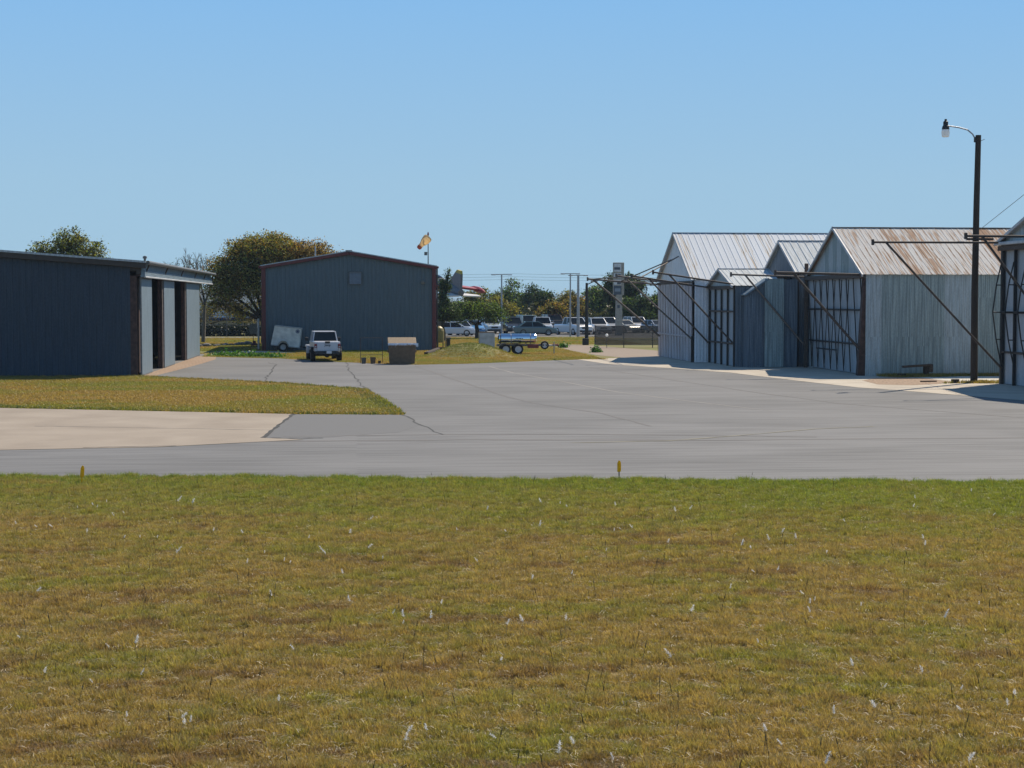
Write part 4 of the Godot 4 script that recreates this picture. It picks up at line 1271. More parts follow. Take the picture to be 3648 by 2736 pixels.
func box_trailer():
	var t := thing("cargo_trailer", "small white enclosed cargo trailer tipped on its hitch against the wall", "trailer", Vector3(-5.05, 0, -123.8))
	var tip := Basis(Vector3.BACK, -0.112)
	var white := worn(mat("trailer_white", lin(0.88, 0.84, 0.77), 0.45), T.mottle, 0.25)
	var o := PackedVector2Array([Vector2(-1.06, -0.68), Vector2(1.03, -0.68), Vector2(1.03, 0.72), Vector2(-0.92, 0.72)])
	var g := Geo.new()
	g.plate(o, 1.45, Transform3D(tip, Vector3(0.02, 1.09, 0)))
	var b := part(t, "body", g, white)
	for e in [[-0.72, -1.05, 1.03], [0.70, -0.92, 1.03]]:
		bar(b, "edge_trim", Vector3(0.02, 1.09, 0) + tip * Vector3(e[1], e[0], 0.735), Vector3(0.02, 1.09, 0) + tip * Vector3(e[2], e[0], 0.735), 0.05, 0.06, M.steel_light)
	bar(b, "edge_trim", Vector3(0.02, 1.09, 0) + tip * Vector3(1.03, -0.68, 0.735), Vector3(0.02, 1.09, 0) + tip * Vector3(1.03, 0.70, 0.735), 0.05, 0.05, M.steel_light)
	var face := Transform3D(tip, Vector3(0.02, 1.09, 0) + tip * Vector3(0.76, 0.46, 0.73)) * Transform3D(Basis(Vector3.RIGHT, PI / 2), Vector3.ZERO)
	var em := Geo.new()
	em.lathe([[0.0, 0.012], [0.15, 0.012], [0.15, 0.0]], 18, face)
	var ep := part(b, "emblem", em, mat("emblem_blue", lin(0.04, 0.06, 0.13), 0.5))
	var ring := Geo.new()
	ring.lathe([[0.115, 0.013], [0.115, 0.018], [0.09, 0.018], [0.09, 0.013]], 18, face)
	part(ep, "ring", ring, M.paint_dull_white)
	wheel(t, Vector3(-0.22, 0.335, 0.74), 0.335, 0.2, M.rim_grey, Vector3.BACK)
	wheel(t, Vector3(-0.22, 0.335, -0.74), 0.335, 0.2, M.rim_grey, Vector3.BACK)
	var fd := Geo.new()
	var arc := []
	for k in 9:
		var a := PI * (0.02 + 0.96 * k / 8.0)
		arc.append(Vector3(-0.22 + cos(a) * 0.43, 0.36 + sin(a) * 0.43, 0))
	for k in 8:
		fd.quad(arc[k] + Vector3(0, 0, 0.90), arc[k] + Vector3(0, 0, 0.72), arc[k + 1] + Vector3(0, 0, 0.72), arc[k + 1] + Vector3(0, 0, 0.90))
		fd.tri(arc[k] + Vector3(0, 0, 0.90), arc[k + 1] + Vector3(0, 0, 0.90), (arc[k] + arc[k + 1]) * 0.5 * Vector3(0.93, 0.93, 0) + Vector3(-0.015, 0.025, 0.90))
	part(t, "wheel_arch", fd, M.steel_light)
	bar(t, "tongue", Vector3(0.9, 0.36, 0), Vector3(1.75, 0.20, 0), 0.10, 0.10, M.steel_black)
	rod(t, "jack", Vector3(1.6, 0.0, 0), Vector3(1.6, 0.5, 0), 0.035, M.steel_grey)


func tank_trailer():
	var t := thing("tank_trailer", "polished steel tank on a tandem wheeled trailer on the lawn", "trailer", Vector3(11.1, 0, -116.0))
	var g := Geo.new()
	var lie := Transform3D(Basis(Vector3.UP, Vector3.RIGHT, Vector3.UP.cross(Vector3.RIGHT)), Vector3(0, 1.06, 0))
	var rr := []
	for p in [[0.0, -1.36], [0.20, -1.34], [0.32, -1.28], [0.35, -1.2]]:
		rr.append(p)
	for p in [[0.35, 1.2], [0.32, 1.28], [0.20, 1.34], [0.0, 1.36]]:
		rr.append(p)
	var k := 28
	for i in rr.size() - 1:
		for j in k:
			var q := []
			var nn := []
			for e in [[i, j], [i, j + 1], [i + 1, j + 1], [i + 1, j]]:
				var a: float = TAU * e[1] / k
				q.append(lie * Vector3(rr[e[0]][0] * cos(a), rr[e[0]][1], -rr[e[0]][0] * sin(a)))
				nn.append(lie.basis * Vector3(cos(a), 0, -sin(a)) if i == 3 else null)
			g.tri(q[0], q[1], q[2], nn[0], nn[1], nn[2])
			g.tri(q[0], q[2], q[3], nn[0], nn[2], nn[3])
	part(t, "tank", g, M.polished_steel)
	for x in [-1.33, -0.45, 0.9]:
		var b := Geo.new()
		b.lathe([[0.352, -0.03], [0.362, -0.03], [0.362, 0.03], [0.352, 0.03]], 24, Transform3D(lie.basis, Vector3(x if x > -1.2 else -1.18, 1.06, 0)))
		part(t, "band", b, M.steel_black if x < -1 else M.steel_light)
	var marks := Node3D.new()
	marks.name = "lettering"
	t.add_child(marks)
	for q in [[-0.10, 0.06], [0.0, 0.09], [0.11, 0.07], [0.21, 0.09], [0.32, 0.06]]:
		slab(marks, "mark", Vector3(q[0], 1.075, 0.352), Vector3(0.075, q[1], 0.012), M.lettering, 0.0)
	var fr := Geo.new()
	for z in [-0.45, 0.45]:
		fr.box(Vector3(0.35, 0.62, z), Vector3(3.5, 0.12, 0.08))
	for x in [-1.35, -0.4, 0.6, 1.9]:
		fr.box(Vector3(x, 0.62, 0), Vector3(0.08, 0.1, 0.82))
	part(t, "frame", fr, M.steel_grey)
	for x in [-0.86, 0.0]:
		for z in [-0.72, 0.72]:
			wheel(t, Vector3(x, 0.355, z), 0.355, 0.22, M.rim_white, Vector3.BACK)
	for z in [-0.72, 0.72]:
		var fd := Geo.new()
		var arc := [Vector3(-1.42, 0.42, z), Vector3(-1.22, 0.72, z), Vector3(-0.9, 0.80, z), Vector3(0.04, 0.80, z), Vector3(0.36, 0.72, z), Vector3(0.56, 0.42, z)]
		for i in 5:
			fd.quad(arc[i] + Vector3(0, 0, -0.14), arc[i] + Vector3(0, 0, 0.14), arc[i + 1] + Vector3(0, 0, 0.14), arc[i + 1] + Vector3(0, 0, -0.14))
		part(t, "fender", fd, M.steel_light)
	slab(t, "tool_box", Vector3(1.05, 0.55, 0.42), Vector3(0.75, 0.26, 0.3), mat("box_red", lin(0.16, 0.02, 0.02), 0.5), 0.02)
	bar(t, "tongue", Vector3(1.9, 0.60, 0.3), Vector3(2.85, 0.58, 0), 0.09, 0.10, M.steel_light)
	bar(t, "tongue", Vector3(1.9, 0.60, -0.3), Vector3(2.85, 0.58, 0), 0.09, 0.10, M.steel_light)
	wheel(t, Vector3(1.86, 0.62, 0.42), 0.29, 0.2, M.rim_white, Vector3.BACK)
	var co := Geo.new()
	co.rbox(Vector3(2.65, 0.62, 0.02), Vector3(0.5, 0.14, 0.16), 0.04)
	part(t, "coupling", co, M.box_red)
	rod(t, "jack", Vector3(2.55, 0.0, 0.1), Vector3(2.55, 0.85, 0.1), 0.035, M.steel_light)


func yard_things():
	pickup()
	box_trailer()
	tank_trailer()
	# waste bin
	var d := thing("waste_bin", "brown tapered waste bin with tan lid at the edge of the apron", "bin", Vector3(2.65, 0, -98.1))
	var g := Geo.new()
	g.hexa(Vector3(0, 0.56, 0), Vector3(0.72, 0.54, 0.5), Vector3(0.79, 0.54, 0.58))
	part(d, "body", g, M.bin_brown)
	g = Geo.new()
	g.rbox(Vector3(0, 1.34, -0.12), Vector3(1.66, 0.09, 1.25), 0.03, Basis(Vector3.RIGHT, 0.30))
	part(d, "lid", g, M.bin_tan)
	g = Geo.new()
	var r := RandomNumberGenerator.new()
	r.seed = 3
	for k in 17:
		var x := -0.82 + k * 0.103
		var a := Vector3(x, 1.24, 0.50)
		var l := r.randf_range(0.10, 0.24)
		g.tri(a, a + Vector3(r.randf_range(-0.02, 0.05), -l, 0.05 + r.randf() * 0.06), a + Vector3(0.11, 0, 0.02))
		g.tri(a + Vector3(0.11, 0, 0.02), a + Vector3(0.03, -l, 0.06), a + Vector3(0.10, -l * 0.9, -0.01))
	part(d, "plastic_liner", g, M.plastic_film)
	for s in [-1, 1]:
		slab(d, "lift_pocket", Vector3(s * 0.80, 0.78, 0), Vector3(0.08, 0.16, 0.9), M.bin_brown, 0.02)
	slab(d, "rim", Vector3(0, 1.09, 0), Vector3(1.62, 0.05, 1.2), M.bin_brown, 0.015)
	# planters and a light frame left of the bin
	var f := thing("wire_frame", "thin dark open frame standing on the grass left of the waste bin", "frame", Vector3(1.1, 0, -100))
	for x in [-0.85, 0.45]:
		rod(f, "post", Vector3(x, 0, 0), Vector3(x, 1.5, 0), 0.018, M.steel_brown)
	rod(f, "rail", Vector3(-0.85, 1.5, 0), Vector3(0.45, 1.5, 0), 0.015, M.steel_brown)
	rod(f, "rail", Vector3(-0.85, 0.5, 0), Vector3(0.45, 0.5, 0), 0.015, M.steel_brown)
	for q in [[0.44, 0.15, 0.34, "grey bucket, left of the small pots by the waste bin", M.steel_grey], [0.98, 0.17, 0.36, "brown tub between the grey bucket and the waste bin", M.bin_brown], [1.36, 0.09, 0.15, "tiny dark pot nearest the waste bin", M.plastic_black]]:
		g = Geo.new()
		g.lathe([[0.0, 0.0], [q[1] * 0.8, 0.0], [q[1], q[2]], [q[1] * 1.08, q[2]], [q[1] * 1.08, q[2] + 0.03], [q[1] * 0.9, q[2] + 0.03], [q[1] * 0.75, 0.06], [0.0, 0.05]], 14, Transform3D.IDENTITY)
		var p := part(self, "pot", g, q[4])
		p.position = Vector3(q[0], 0.0, -99.0)
		tag(p, q[3], "pot", "pots by the waste bin")
	# white cabinet behind the tank trailer
	var c := thing("white_cabinet", "white metal cabinet standing behind the steel tank trailer", "cabinet", Vector3(9.75, 0, -126))
	slab(c, "body", Vector3(0, 0.70, 0), Vector3(1.16, 1.2, 0.9), M.paint_dull_white, 0.03)
	slab(c, "door", Vector3(0.12, 0.68, 0.46), Vector3(0.86, 1.08, 0.03), M.paint_dull_white, 0.01)
	slab(c, "top_edge", Vector3(0, 1.31, 0), Vector3(1.2, 0.05, 0.94), M.steel_brown, 0.01)
	slab(c, "plinth", Vector3(0, 0.05, 0), Vector3(1.1, 0.1, 0.86), M.steel_black, 0.0)
	# yellow tank peeping out beside the building
	var y := thing("yellow_tank", "upright yellow tank beside the right corner of the blue grey building", "tank", Vector3(6.32, 0, -129.5))
	g = Geo.new()
	g.lathe([[0.0, 0.45], [0.40, 0.48], [0.42, 0.6], [0.42, 1.35], [0.34, 1.58], [0.16, 1.72], [0.0, 1.74]], 18, Transform3D.IDENTITY)
	part(y, "vessel", g, worn(mat("tank_yellow", lin(0.36, 0.28, 0.07), 0.5), T.dirt, 1.0))
	for a in 3:
		rod(y, "leg", Vector3(0.36 * cos(a * 2.1 + 0.4), 0, 0.36 * sin(a * 2.1 + 0.4)), Vector3(0.36 * cos(a * 2.1 + 0.4), 0.55, 0.36 * sin(a * 2.1 + 0.4)), 0.04, M.steel_brown)
	rod(y, "pipe", Vector3(0.5, 0, 0.2), Vector3(0.5, 1.3, 0.2), 0.03, M.steel_grey)
	var dr := thing("fuel_pump", "small dark pump unit standing right of the yellow tank", "pump", Vector3(7.0, 0, -128.5))
	slab(dr, "body", Vector3(0, 0.38, 0), Vector3(0.30, 0.72, 0.3), M.steel_black, 0.03)
	slab(dr, "head", Vector3(0.02, 0.82, 0), Vector3(0.36, 0.16, 0.32), M.steel_grey, 0.03)
	# dark timber edging across the lawn by the mound
	var tb := thing("timber_edging", "long dark timber lying behind the grassy mound", "timber")
	bar(tb, "beam", Vector3(5.9, 0.20, -121.5), Vector3(8.9, 0.30, -117.8), 0.30, 0.28, M.wood_pole)
	bar(tb, "beam", Vector3(4.7, 0.12, -113.5), Vector3(5.9, 0.20, -121.3), 0.30, 0.22, M.wood_pole)
	# windsock behind the building
	var w := thing("windsock", "faded orange windsock drooping from its mast behind the building", "windsock", Vector3(6.02, 0, -141))
	g = Geo.new()
	g.tube(Vector3.ZERO, Vector3(0, 9.15, 0), 0.07, 0.035, 8)
	part(w, "mast", g, M.steel_grey)
	g = Geo.new()
	g.lathe([[0.04, 0], [0.08, 0.1], [0.05, 0.25], [0.0, 0.32]], 8, Transform3D(Basis.IDENTITY, Vector3(0, 9.1, 0)))
	part(w, "mast_lamp", g, M.lamp_red)
	var dir := Vector3(-0.66, -0.72, 0.22).normalized()
	var bs := Basis(dir.cross(Vector3.BACK).normalized(), dir, dir.cross(Vector3.BACK).normalized().cross(dir))
	g = Geo.new()
	g.lathe([[0.34, 0.0], [0.38, 0.12], [0.36, 0.35], [0.30, 0.6], [0.22, 0.78], [0.19, 0.95], [0.20, 1.08]], 16, Transform3D(bs, Vector3(0.02, 8.95, 0.05)))
	var sk := part(w, "sock", g, M.sock_cloth)
	g = Geo.new()
	g.lathe([[0.202, 1.06], [0.205, 1.18], [0.16, 1.28], [0.10, 1.27]], 14, Transform3D(bs, Vector3(0.02, 8.95, 0.05)))
	part(sk, "sock_end", g, M.sock_red)
	g = Geo.new()
	g.box(Vector3(-0.20, 7.6, 0), Vector3(0.25, 0.28, 0.05))
	g.tube(Vector3(0, 7.7, 0), Vector3(-0.2, 7.6, 0), 0.02, 0.02, 6)
	part(w, "bracket", g, M.steel_grey)
	# wooden lamp pole at the right
	var p := thing("lamp_pole", "tall wooden pole carrying a yard lamp on a curved arm", "lamp pole", Vector3(27.69, 0, -73.5))
	g = Geo.new()
	g.path([Vector3(0, -0.1, 0), Vector3(-0.02, 4, 0), Vector3(0.01, 8, 0), Vector3(0.05, 11.1, 0)], 0.165, 0.125, 12)
	part(p, "pole", g, M.wood_pole)
	g = Geo.new()
	g.path([Vector3(-0.10, 10.95, 0), Vector3(-0.22, 11.15, 0), Vector3(-0.45, 11.33, 0), Vector3(-0.85, 11.43, 0), Vector3(-1.35, 11.50, 0)], 0.035, 0.03, 8)
	part(p, "arm", g, M.steel_light)
	var lamp := Geo.new()
	lamp.lathe([[0.0, -0.10], [0.17, -0.08], [0.15, 0.05], [0.11, 0.10], [0.11, 0.26], [0.06, 0.30], [0.05, 0.38], [0.0, 0.39]], 14, Transform3D(Basis.IDENTITY, Vector3(-1.46, 11.42, 0)))
	var lh := part(p, "lamp_head", lamp, M.steel_black)
	lamp = Geo.new()
	lamp.lathe([[0.165, 0.0], [0.185, -0.08], [0.165, -0.30], [0.12, -0.33], [0.0, -0.34]], 14, Transform3D(Basis.IDENTITY, Vector3(-1.46, 11.33, 0)))
	part(lh, "refractor", lamp, M.globe_white)
	slab(p, "bracket", Vector3(-0.08, 10.9, 0), Vector3(0.12, 0.24, 0.14), M.steel_black, 0.02)
	rod(p, "ground_wire", Vector3(0.17, 10.85, 0), Vector3(0.34, 10.92, 0), 0.012, M.steel_grey)
	bar(p, "cross_plate", Vector3(-0.5, 8.12 - 1.66, 0.16), Vector3(0.75, 8.12 - 1.66, 0.16), 0.07, 0.10, M.wood_pole)
	# broken wooden bench and a timber block by the rust roofed hangar
	var b := thing("wooden_bench", "broken dark wooden bench with one leg by the corrugated wall", "bench", Vector3(27.2, 0, -79.7))
	bar(b, "seat", Vector3(-0.75, 0.50, 0), Vector3(0.62, 0.58, 0), 0.34, 0.10, M.wood_grey)
	bar(b, "leg", Vector3(0.40, 0, 0), Vector3(0.42, 0.52, 0), 0.22, 0.26, M.wood_pole)
	slab(b, "end_block", Vector3(0.62, 0.44, 0), Vector3(0.22, 0.40, 0.30), M.wood_grey, 0.03)
	var bl := thing("timber_block", "short dark timber block lying left of the broken bench", "timber", Vector3(26.3, 0, -79.4))
	slab(bl, "block", Vector3(0, 0.09, 0), Vector3(0.40, 0.18, 0.2), M.wood_pole, 0.02)
	var bl2 := thing("timber_block", "dark timber block at the foot of the wooden lamp pole", "timber", Vector3(26.75, 0, -73.3), 0.25)
	slab(bl2, "block", Vector3(0, 0.10, 0), Vector3(0.34, 0.20, 0.2), M.wood_pole, 0.02)
	var pk := thing("timber_plank", "thin dark plank lying on the pale slab near the lamp pole", "plank", Vector3(25.9, 0.026, -74.4), 0.2)
	slab(pk, "plank", Vector3(0, 0.03, 0), Vector3(0.8, 0.05, 0.14), M.wood_pole, 0.01)
	# things left of the middle building
	var sb := thing("sign_board", "small white sign board on a post left of the blue grey building", "sign", Vector3(-8.2, 0, -136))
	slab(sb, "board", Vector3(0, 1.42, 0), Vector3(0.58, 0.78, 0.04), M.concrete_post, 0.01)
	rod(sb, "post", Vector3(0, 0, -0.04), Vector3(0, 1.6, -0.04), 0.03, M.steel_brown)
	var mw := thing("push_mower", "dark red push mower standing on the slab left of the building", "mower", Vector3(-8.0, 0, -134.2))
	slab(mw, "deck", Vector3(0, 0.24, 0), Vector3(0.42, 0.16, 0.5), mat("mower_red", lin(0.10, 0.015, 0.02), 0.5), 0.04)
	slab(mw, "engine", Vector3(0, 0.42, 0), Vector3(0.24, 0.22, 0.26), M.mower_red, 0.03)
	rod(mw, "handle", Vector3(0.18, 0.3, -0.1), Vector3(0.36, 1.0, -0.5), 0.02, M.steel_black)
	for s in [-1, 1]:
		wheel(mw, Vector3(s * 0.22, 0.13, 0.18), 0.13, 0.06, M.rim_grey)
		wheel(mw, Vector3(s * 0.22, 0.13, -0.18), 0.13, 0.06, M.rim_grey)
	var wp := thing("white_pipe", "upright white pipe close to the left corner of the blue grey building", "pipe", Vector3(-7.25, 0, -127))
	rod(wp, "pipe", Vector3.ZERO, Vector3(0, 2.35, 0), 0.07, M.paint_white)
	slab(wp, "base", Vector3(0, 0.04, 0), Vector3(0.3, 0.08, 0.3), M.concrete_post, 0.01)
	structure("slab_walk", sheet([-10.0, -124.0, -6.0, -124.0, -4.4, -119.5, -6.0, -119.5, -9.4, -121.5], 0.012), M.concrete_pale)
	# white globe on a thin post before the screened fence
	var gl := thing("globe_lamp", "bright white globe on a thin post before the dark screened fence", "lamp", Vector3(19.42, 0, -129.8))
	rod(gl, "post", Vector3.ZERO, Vector3(0, 0.9, 0), 0.025, M.steel_grey)
	g = Geo.new()
	var rings := []
	for i in 9:
		var a := -PI / 2 + PI * i / 8.0
		rings.append([maxf(0.0, 0.12 * cos(a)), 0.12 * sin(a)])
	g.lathe(rings, 16, Transform3D(Basis.IDENTITY, Vector3(0, 1.0, 0)))
	part(gl, "globe", g, M.globe_white)
	# stones in a loose row at the left
	for i in 18:
		var u := i / 17.0
		var st := Geo.new()
		var rr := r.randf_range(0.14, 0.30)
		var secs := []
		for e in 5:
			var yy := -1.0 + e * 0.5
			var ring := []
			for k in 7:
				var a := TAU * k / 7.0
				var q := sqrt(maxf(0.03, 1.0 - yy * yy)) * r.randf_range(0.8, 1.15)
				ring.append(Vector3(cos(a) * q * rr * 1.3, yy * rr * 0.6, -sin(a) * q * rr))
			secs.append(ring)
		st.loft(secs)
		var so := part(self, "stone", st, M.stone)
		so.position = Vector3(lerpf(-14.2, -9.0, u) + r.randf_range(-0.2, 0.2), rr * 0.42, lerpf(-132.4, -142.2, u) + r.randf_range(-0.6, 0.6))
		tag(so, "grey stone in the loose row on the lawn beyond the slate hangar", "stone", "stones in the row on the lawn")


# parked cars: boxes are not enough, so each is lofted from sections along its length; the front looks along +z
func car(kind: String, label: String, at: Vector3, turn: float, col: Color):
	var t := thing({"sedan": "parked_car", "suv": "parked_suv", "pickup": "parked_pickup", "van": "parked_van", "truck": "box_truck"}[kind], label, {"sedan": "car", "suv": "car", "pickup": "pickup truck", "van": "van", "truck": "truck"}[kind], at, turn, "vehicles in the car park")
	var paint := mat("paint_%d" % taken.size() + str(at.x), col, 0.25)
	paint.clearcoat_enabled = true
	paint.clearcoat = 1.0
	paint.clearcoat_roughness = 0.05
	var s: Dictionary = {
		"sedan": {"l": 4.6, "w": 0.88, "belt": 0.95, "roof": 1.45, "hood": 0.82, "cab": [-1.75, -1.05, 0.35, 1.15], "tail": 0.98},
		"suv": {"l": 4.8, "w": 0.95, "belt": 1.12, "roof": 1.78, "hood": 1.02, "cab": [-2.30, -2.05, 0.25, 1.0], "tail": 1.12},
		"pickup": {"l": 5.6, "w": 0.98, "belt": 1.15, "roof": 1.85, "hood": 1.08, "cab": [-0.75, -0.55, 0.75, 1.35], "tail": 1.10},
		"van": {"l": 5.2, "w": 0.98, "belt": 1.2, "roof": 2.0, "hood": 1.05, "cab": [-2.55, -2.45, 0.95, 1.75], "tail": 1.2},
		"truck": {"l": 6.2, "w": 1.02, "belt": 1.35, "roof": 2.15, "hood": 1.2, "cab": [0.4, 0.5, 1.5, 2.1], "tail": 1.15}}[kind]
	var half: float = s.l * 0.5
	var sec := func(z, y0, y1, w): return [Vector3(-w, y0 + 0.08, z), Vector3(-w * 0.94, y0, z), Vector3(w * 0.94, y0, z), Vector3(w, y0 + 0.08, z), Vector3(w, y1 - 0.12, z), Vector3(w * 0.90, y1, z), Vector3(-w * 0.90, y1, z), Vector3(-w, y1 - 0.12, z)]
	var body := Geo.new()
	body.loft([sec.call(-half, 0.42, s.tail - 0.1, s.w * 0.90), sec.call(-half + 0.15, 0.30, s.tail, s.w * 0.98), sec.call(s.cab[0], 0.26, s.belt, s.w), sec.call(s.cab[3], 0.26, s.belt, s.w), sec.call(half - 0.15, 0.28, s.hood - 0.06, s.w * 0.97), sec.call(half, 0.42, s.hood - 0.18, s.w * 0.86)])
	part(t, "body", body, paint)
	var wn := Geo.new()
	var cw: float = s.w * 0.92
	var rw: float = s.w * 0.76
	var b0: float = s.belt - 0.02
	wn.loft([[Vector3(-cw, b0, s.cab[0]), Vector3(cw, b0, s.cab[0]), Vector3(cw, b0, s.cab[3]), Vector3(-cw, b0, s.cab[3])], [Vector3(-rw, s.roof - 0.04, s.cab[1]), Vector3(rw, s.roof - 0.04, s.cab[1]), Vector3(rw, s.roof - 0.04, s.cab[2]), Vector3(-rw, s.roof - 0.04, s.cab[2])]])
	part(t, "windows", wn, M.glass_dark)
	var rf := Geo.new()
	rf.rbox(Vector3(0, s.roof - 0.02, (s.cab[1] + s.cab[2]) * 0.5), Vector3(rw * 2.02, 0.07, s.cab[2] - s.cab[1] + 0.1), 0.03)
	part(t, "roof", rf, paint)
	for e in [-1, 1]:
		bar(t, "pillar", Vector3(e * cw, b0, s.cab[3]), Vector3(e * rw, s.roof - 0.03, s.cab[2]), 0.07, 0.07, paint)
		bar(t, "pillar", Vector3(e * cw, b0, s.cab[0]), Vector3(e * rw, s.roof - 0.03, s.cab[1]), 0.10, 0.10, paint)
		bar(t, "pillar", Vector3(e * cw * 1.0, b0, (s.cab[0] + s.cab[3]) * 0.5), Vector3(e * rw, s.roof - 0.03, (s.cab[1] + s.cab[2]) * 0.5), 0.06, 0.08, paint)
		slab(t, "headlamp", Vector3(e * s.w * 0.66, s.hood - 0.26, half - 0.03), Vector3(0.34, 0.14, 0.10), M.lamp_clear, 0.03)
		slab(t, "tail_lamp", Vector3(e * s.w * 0.72, s.tail - 0.25, -half + 0.02), Vector3(0.24, 0.18, 0.08), M.lamp_red, 0.02)
		slab(t, "mirror", Vector3(e * (s.w + 0.08), s.belt + 0.08, s.cab[3] - 0.35), Vector3(0.18, 0.14, 0.1), paint, 0.03)
		for z in [half - 0.95, -half + 1.0]:
			wheel(t, Vector3(e * (s.w - 0.10), 0.34, z), 0.34 if kind == "sedan" else 0.38, 0.22, M.rim_grey)
	slab(t, "grille", Vector3(0, s.hood - 0.32, half + 0.0), Vector3(s.w * 0.8, 0.2, 0.05), M.plastic_black, 0.02)
	slab(t, "bumper", Vector3(0, 0.42, half - 0.02), Vector3(s.w * 1.7, 0.18, 0.16), paint if kind == "sedan" else M.plastic_black, 0.04)
	if kind == "truck":
		slab(t, "cargo_box", Vector3(0, 1.75, -1.35), Vector3(2.1, 2.2, 3.4), M.paint_white, 0.04)


func car_park():
	var white := lin(0.70, 0.71, 0.73)
	car("sedan", "white car half hidden by the corner of the blue grey building", Vector3(9.0, 0.012, -181.0), 0.25, white)
	car("sedan", "silver car left of the forked dark tree trunk", Vector3(11.0, 0.012, -178.5), 0.3, lin(0.36, 0.40, 0.46))
	car("sedan", "bright blue car facing the viewer behind the lawn", Vector3(12.7, 0.012, -184.0), 0.2, lin(0.10, 0.26, 0.48))
	car("sedan", "pale car standing behind the bright blue one", Vector3(13.2, 0.012, -192.0), 0.1, lin(0.55, 0.58, 0.55))
	car("suv", "silver white utility car left of the single light pole", Vector3(14.9, 0.012, -187.0), 0.12, lin(0.52, 0.60, 0.66))
	car("suv", "dark blue utility car right of the single light pole", Vector3(17.4, 0.012, -186.5), 0.0, lin(0.045, 0.06, 0.085))
	car("van", "pale green grey van between the dark utility car and white pickup", Vector3(19.3, 0.012, -189.5), 0.1, lin(0.30, 0.38, 0.37))
	car("pickup", "white pickup facing the viewer in the middle of the car park", Vector3(20.35, 0.012, -184.6), 0.0, white)
	car("sedan", "low teal car parked broadside behind the steel tank", Vector3(18.7, 0.012, -176.0), 1.57, lin(0.07, 0.14, 0.16))
	car("van", "dark maroon van standing behind the white pickup", Vector3(22.6, 0.012, -193.5), 0.1, lin(0.06, 0.02, 0.025))
	car("sedan", "dark car right of the white pickup", Vector3(22.4, 0.012, -187.0), 0.3, lin(0.035, 0.03, 0.035))
	car("pickup", "white pickup turned slightly aside beside the paired light poles", Vector3(23.2, 0.012, -179.5), 0.35, white)
	car("sedan", "dark red car just behind the black lamp post", Vector3(24.6, 0.012, -186.5), 0.0, lin(0.20, 0.035, 0.03))
	car("suv", "white utility car whose roof shows above the screened fence, leftmost", Vector3(26.0, 0.012, -181.5), 0.2, white)
	car("suv", "silver utility car above the screened fence left of the column sign", Vector3(28.0, 0.012, -187.0), 0.25, lin(0.5, 0.52, 0.55))
	car("sedan", "pale car with sunlit roof behind the column sign", Vector3(30.2, 0.012, -189.5), 0.5, lin(0.5, 0.48, 0.42))
	car("suv", "white utility car just right of the column sign", Vector3(32.0, 0.012, -191.0), 0.2, white)
	car("sedan", "blue grey car farthest right above the screened fence", Vector3(33.6, 0.012, -188.0), 0.4, lin(0.25, 0.32, 0.42))
	car("suv", "dark green utility car in the back row behind the low teal car", Vector3(18.2, 0.012, -199.0), 0.1, lin(0.03, 0.06, 0.045))
	car("sedan", "silver car in the back row left of the paired light poles", Vector3(24.3, 0.012, -198.0), 0.1, lin(0.42, 0.44, 0.46))
	car("suv", "black utility car in the back row right of the paired light poles", Vector3(26.8, 0.012, -198.5), -0.1, lin(0.02, 0.02, 0.024))
	car("sedan", "tan car in the back row left of the column sign", Vector3(29.3, 0.012, -199.0), 0.15, lin(0.30, 0.25, 0.18))
	car("sedan", "small white car low in front of the silver one", Vector3(10.0, 0.012, -173.2), 1.5, lin(0.62, 0.66, 0.72))


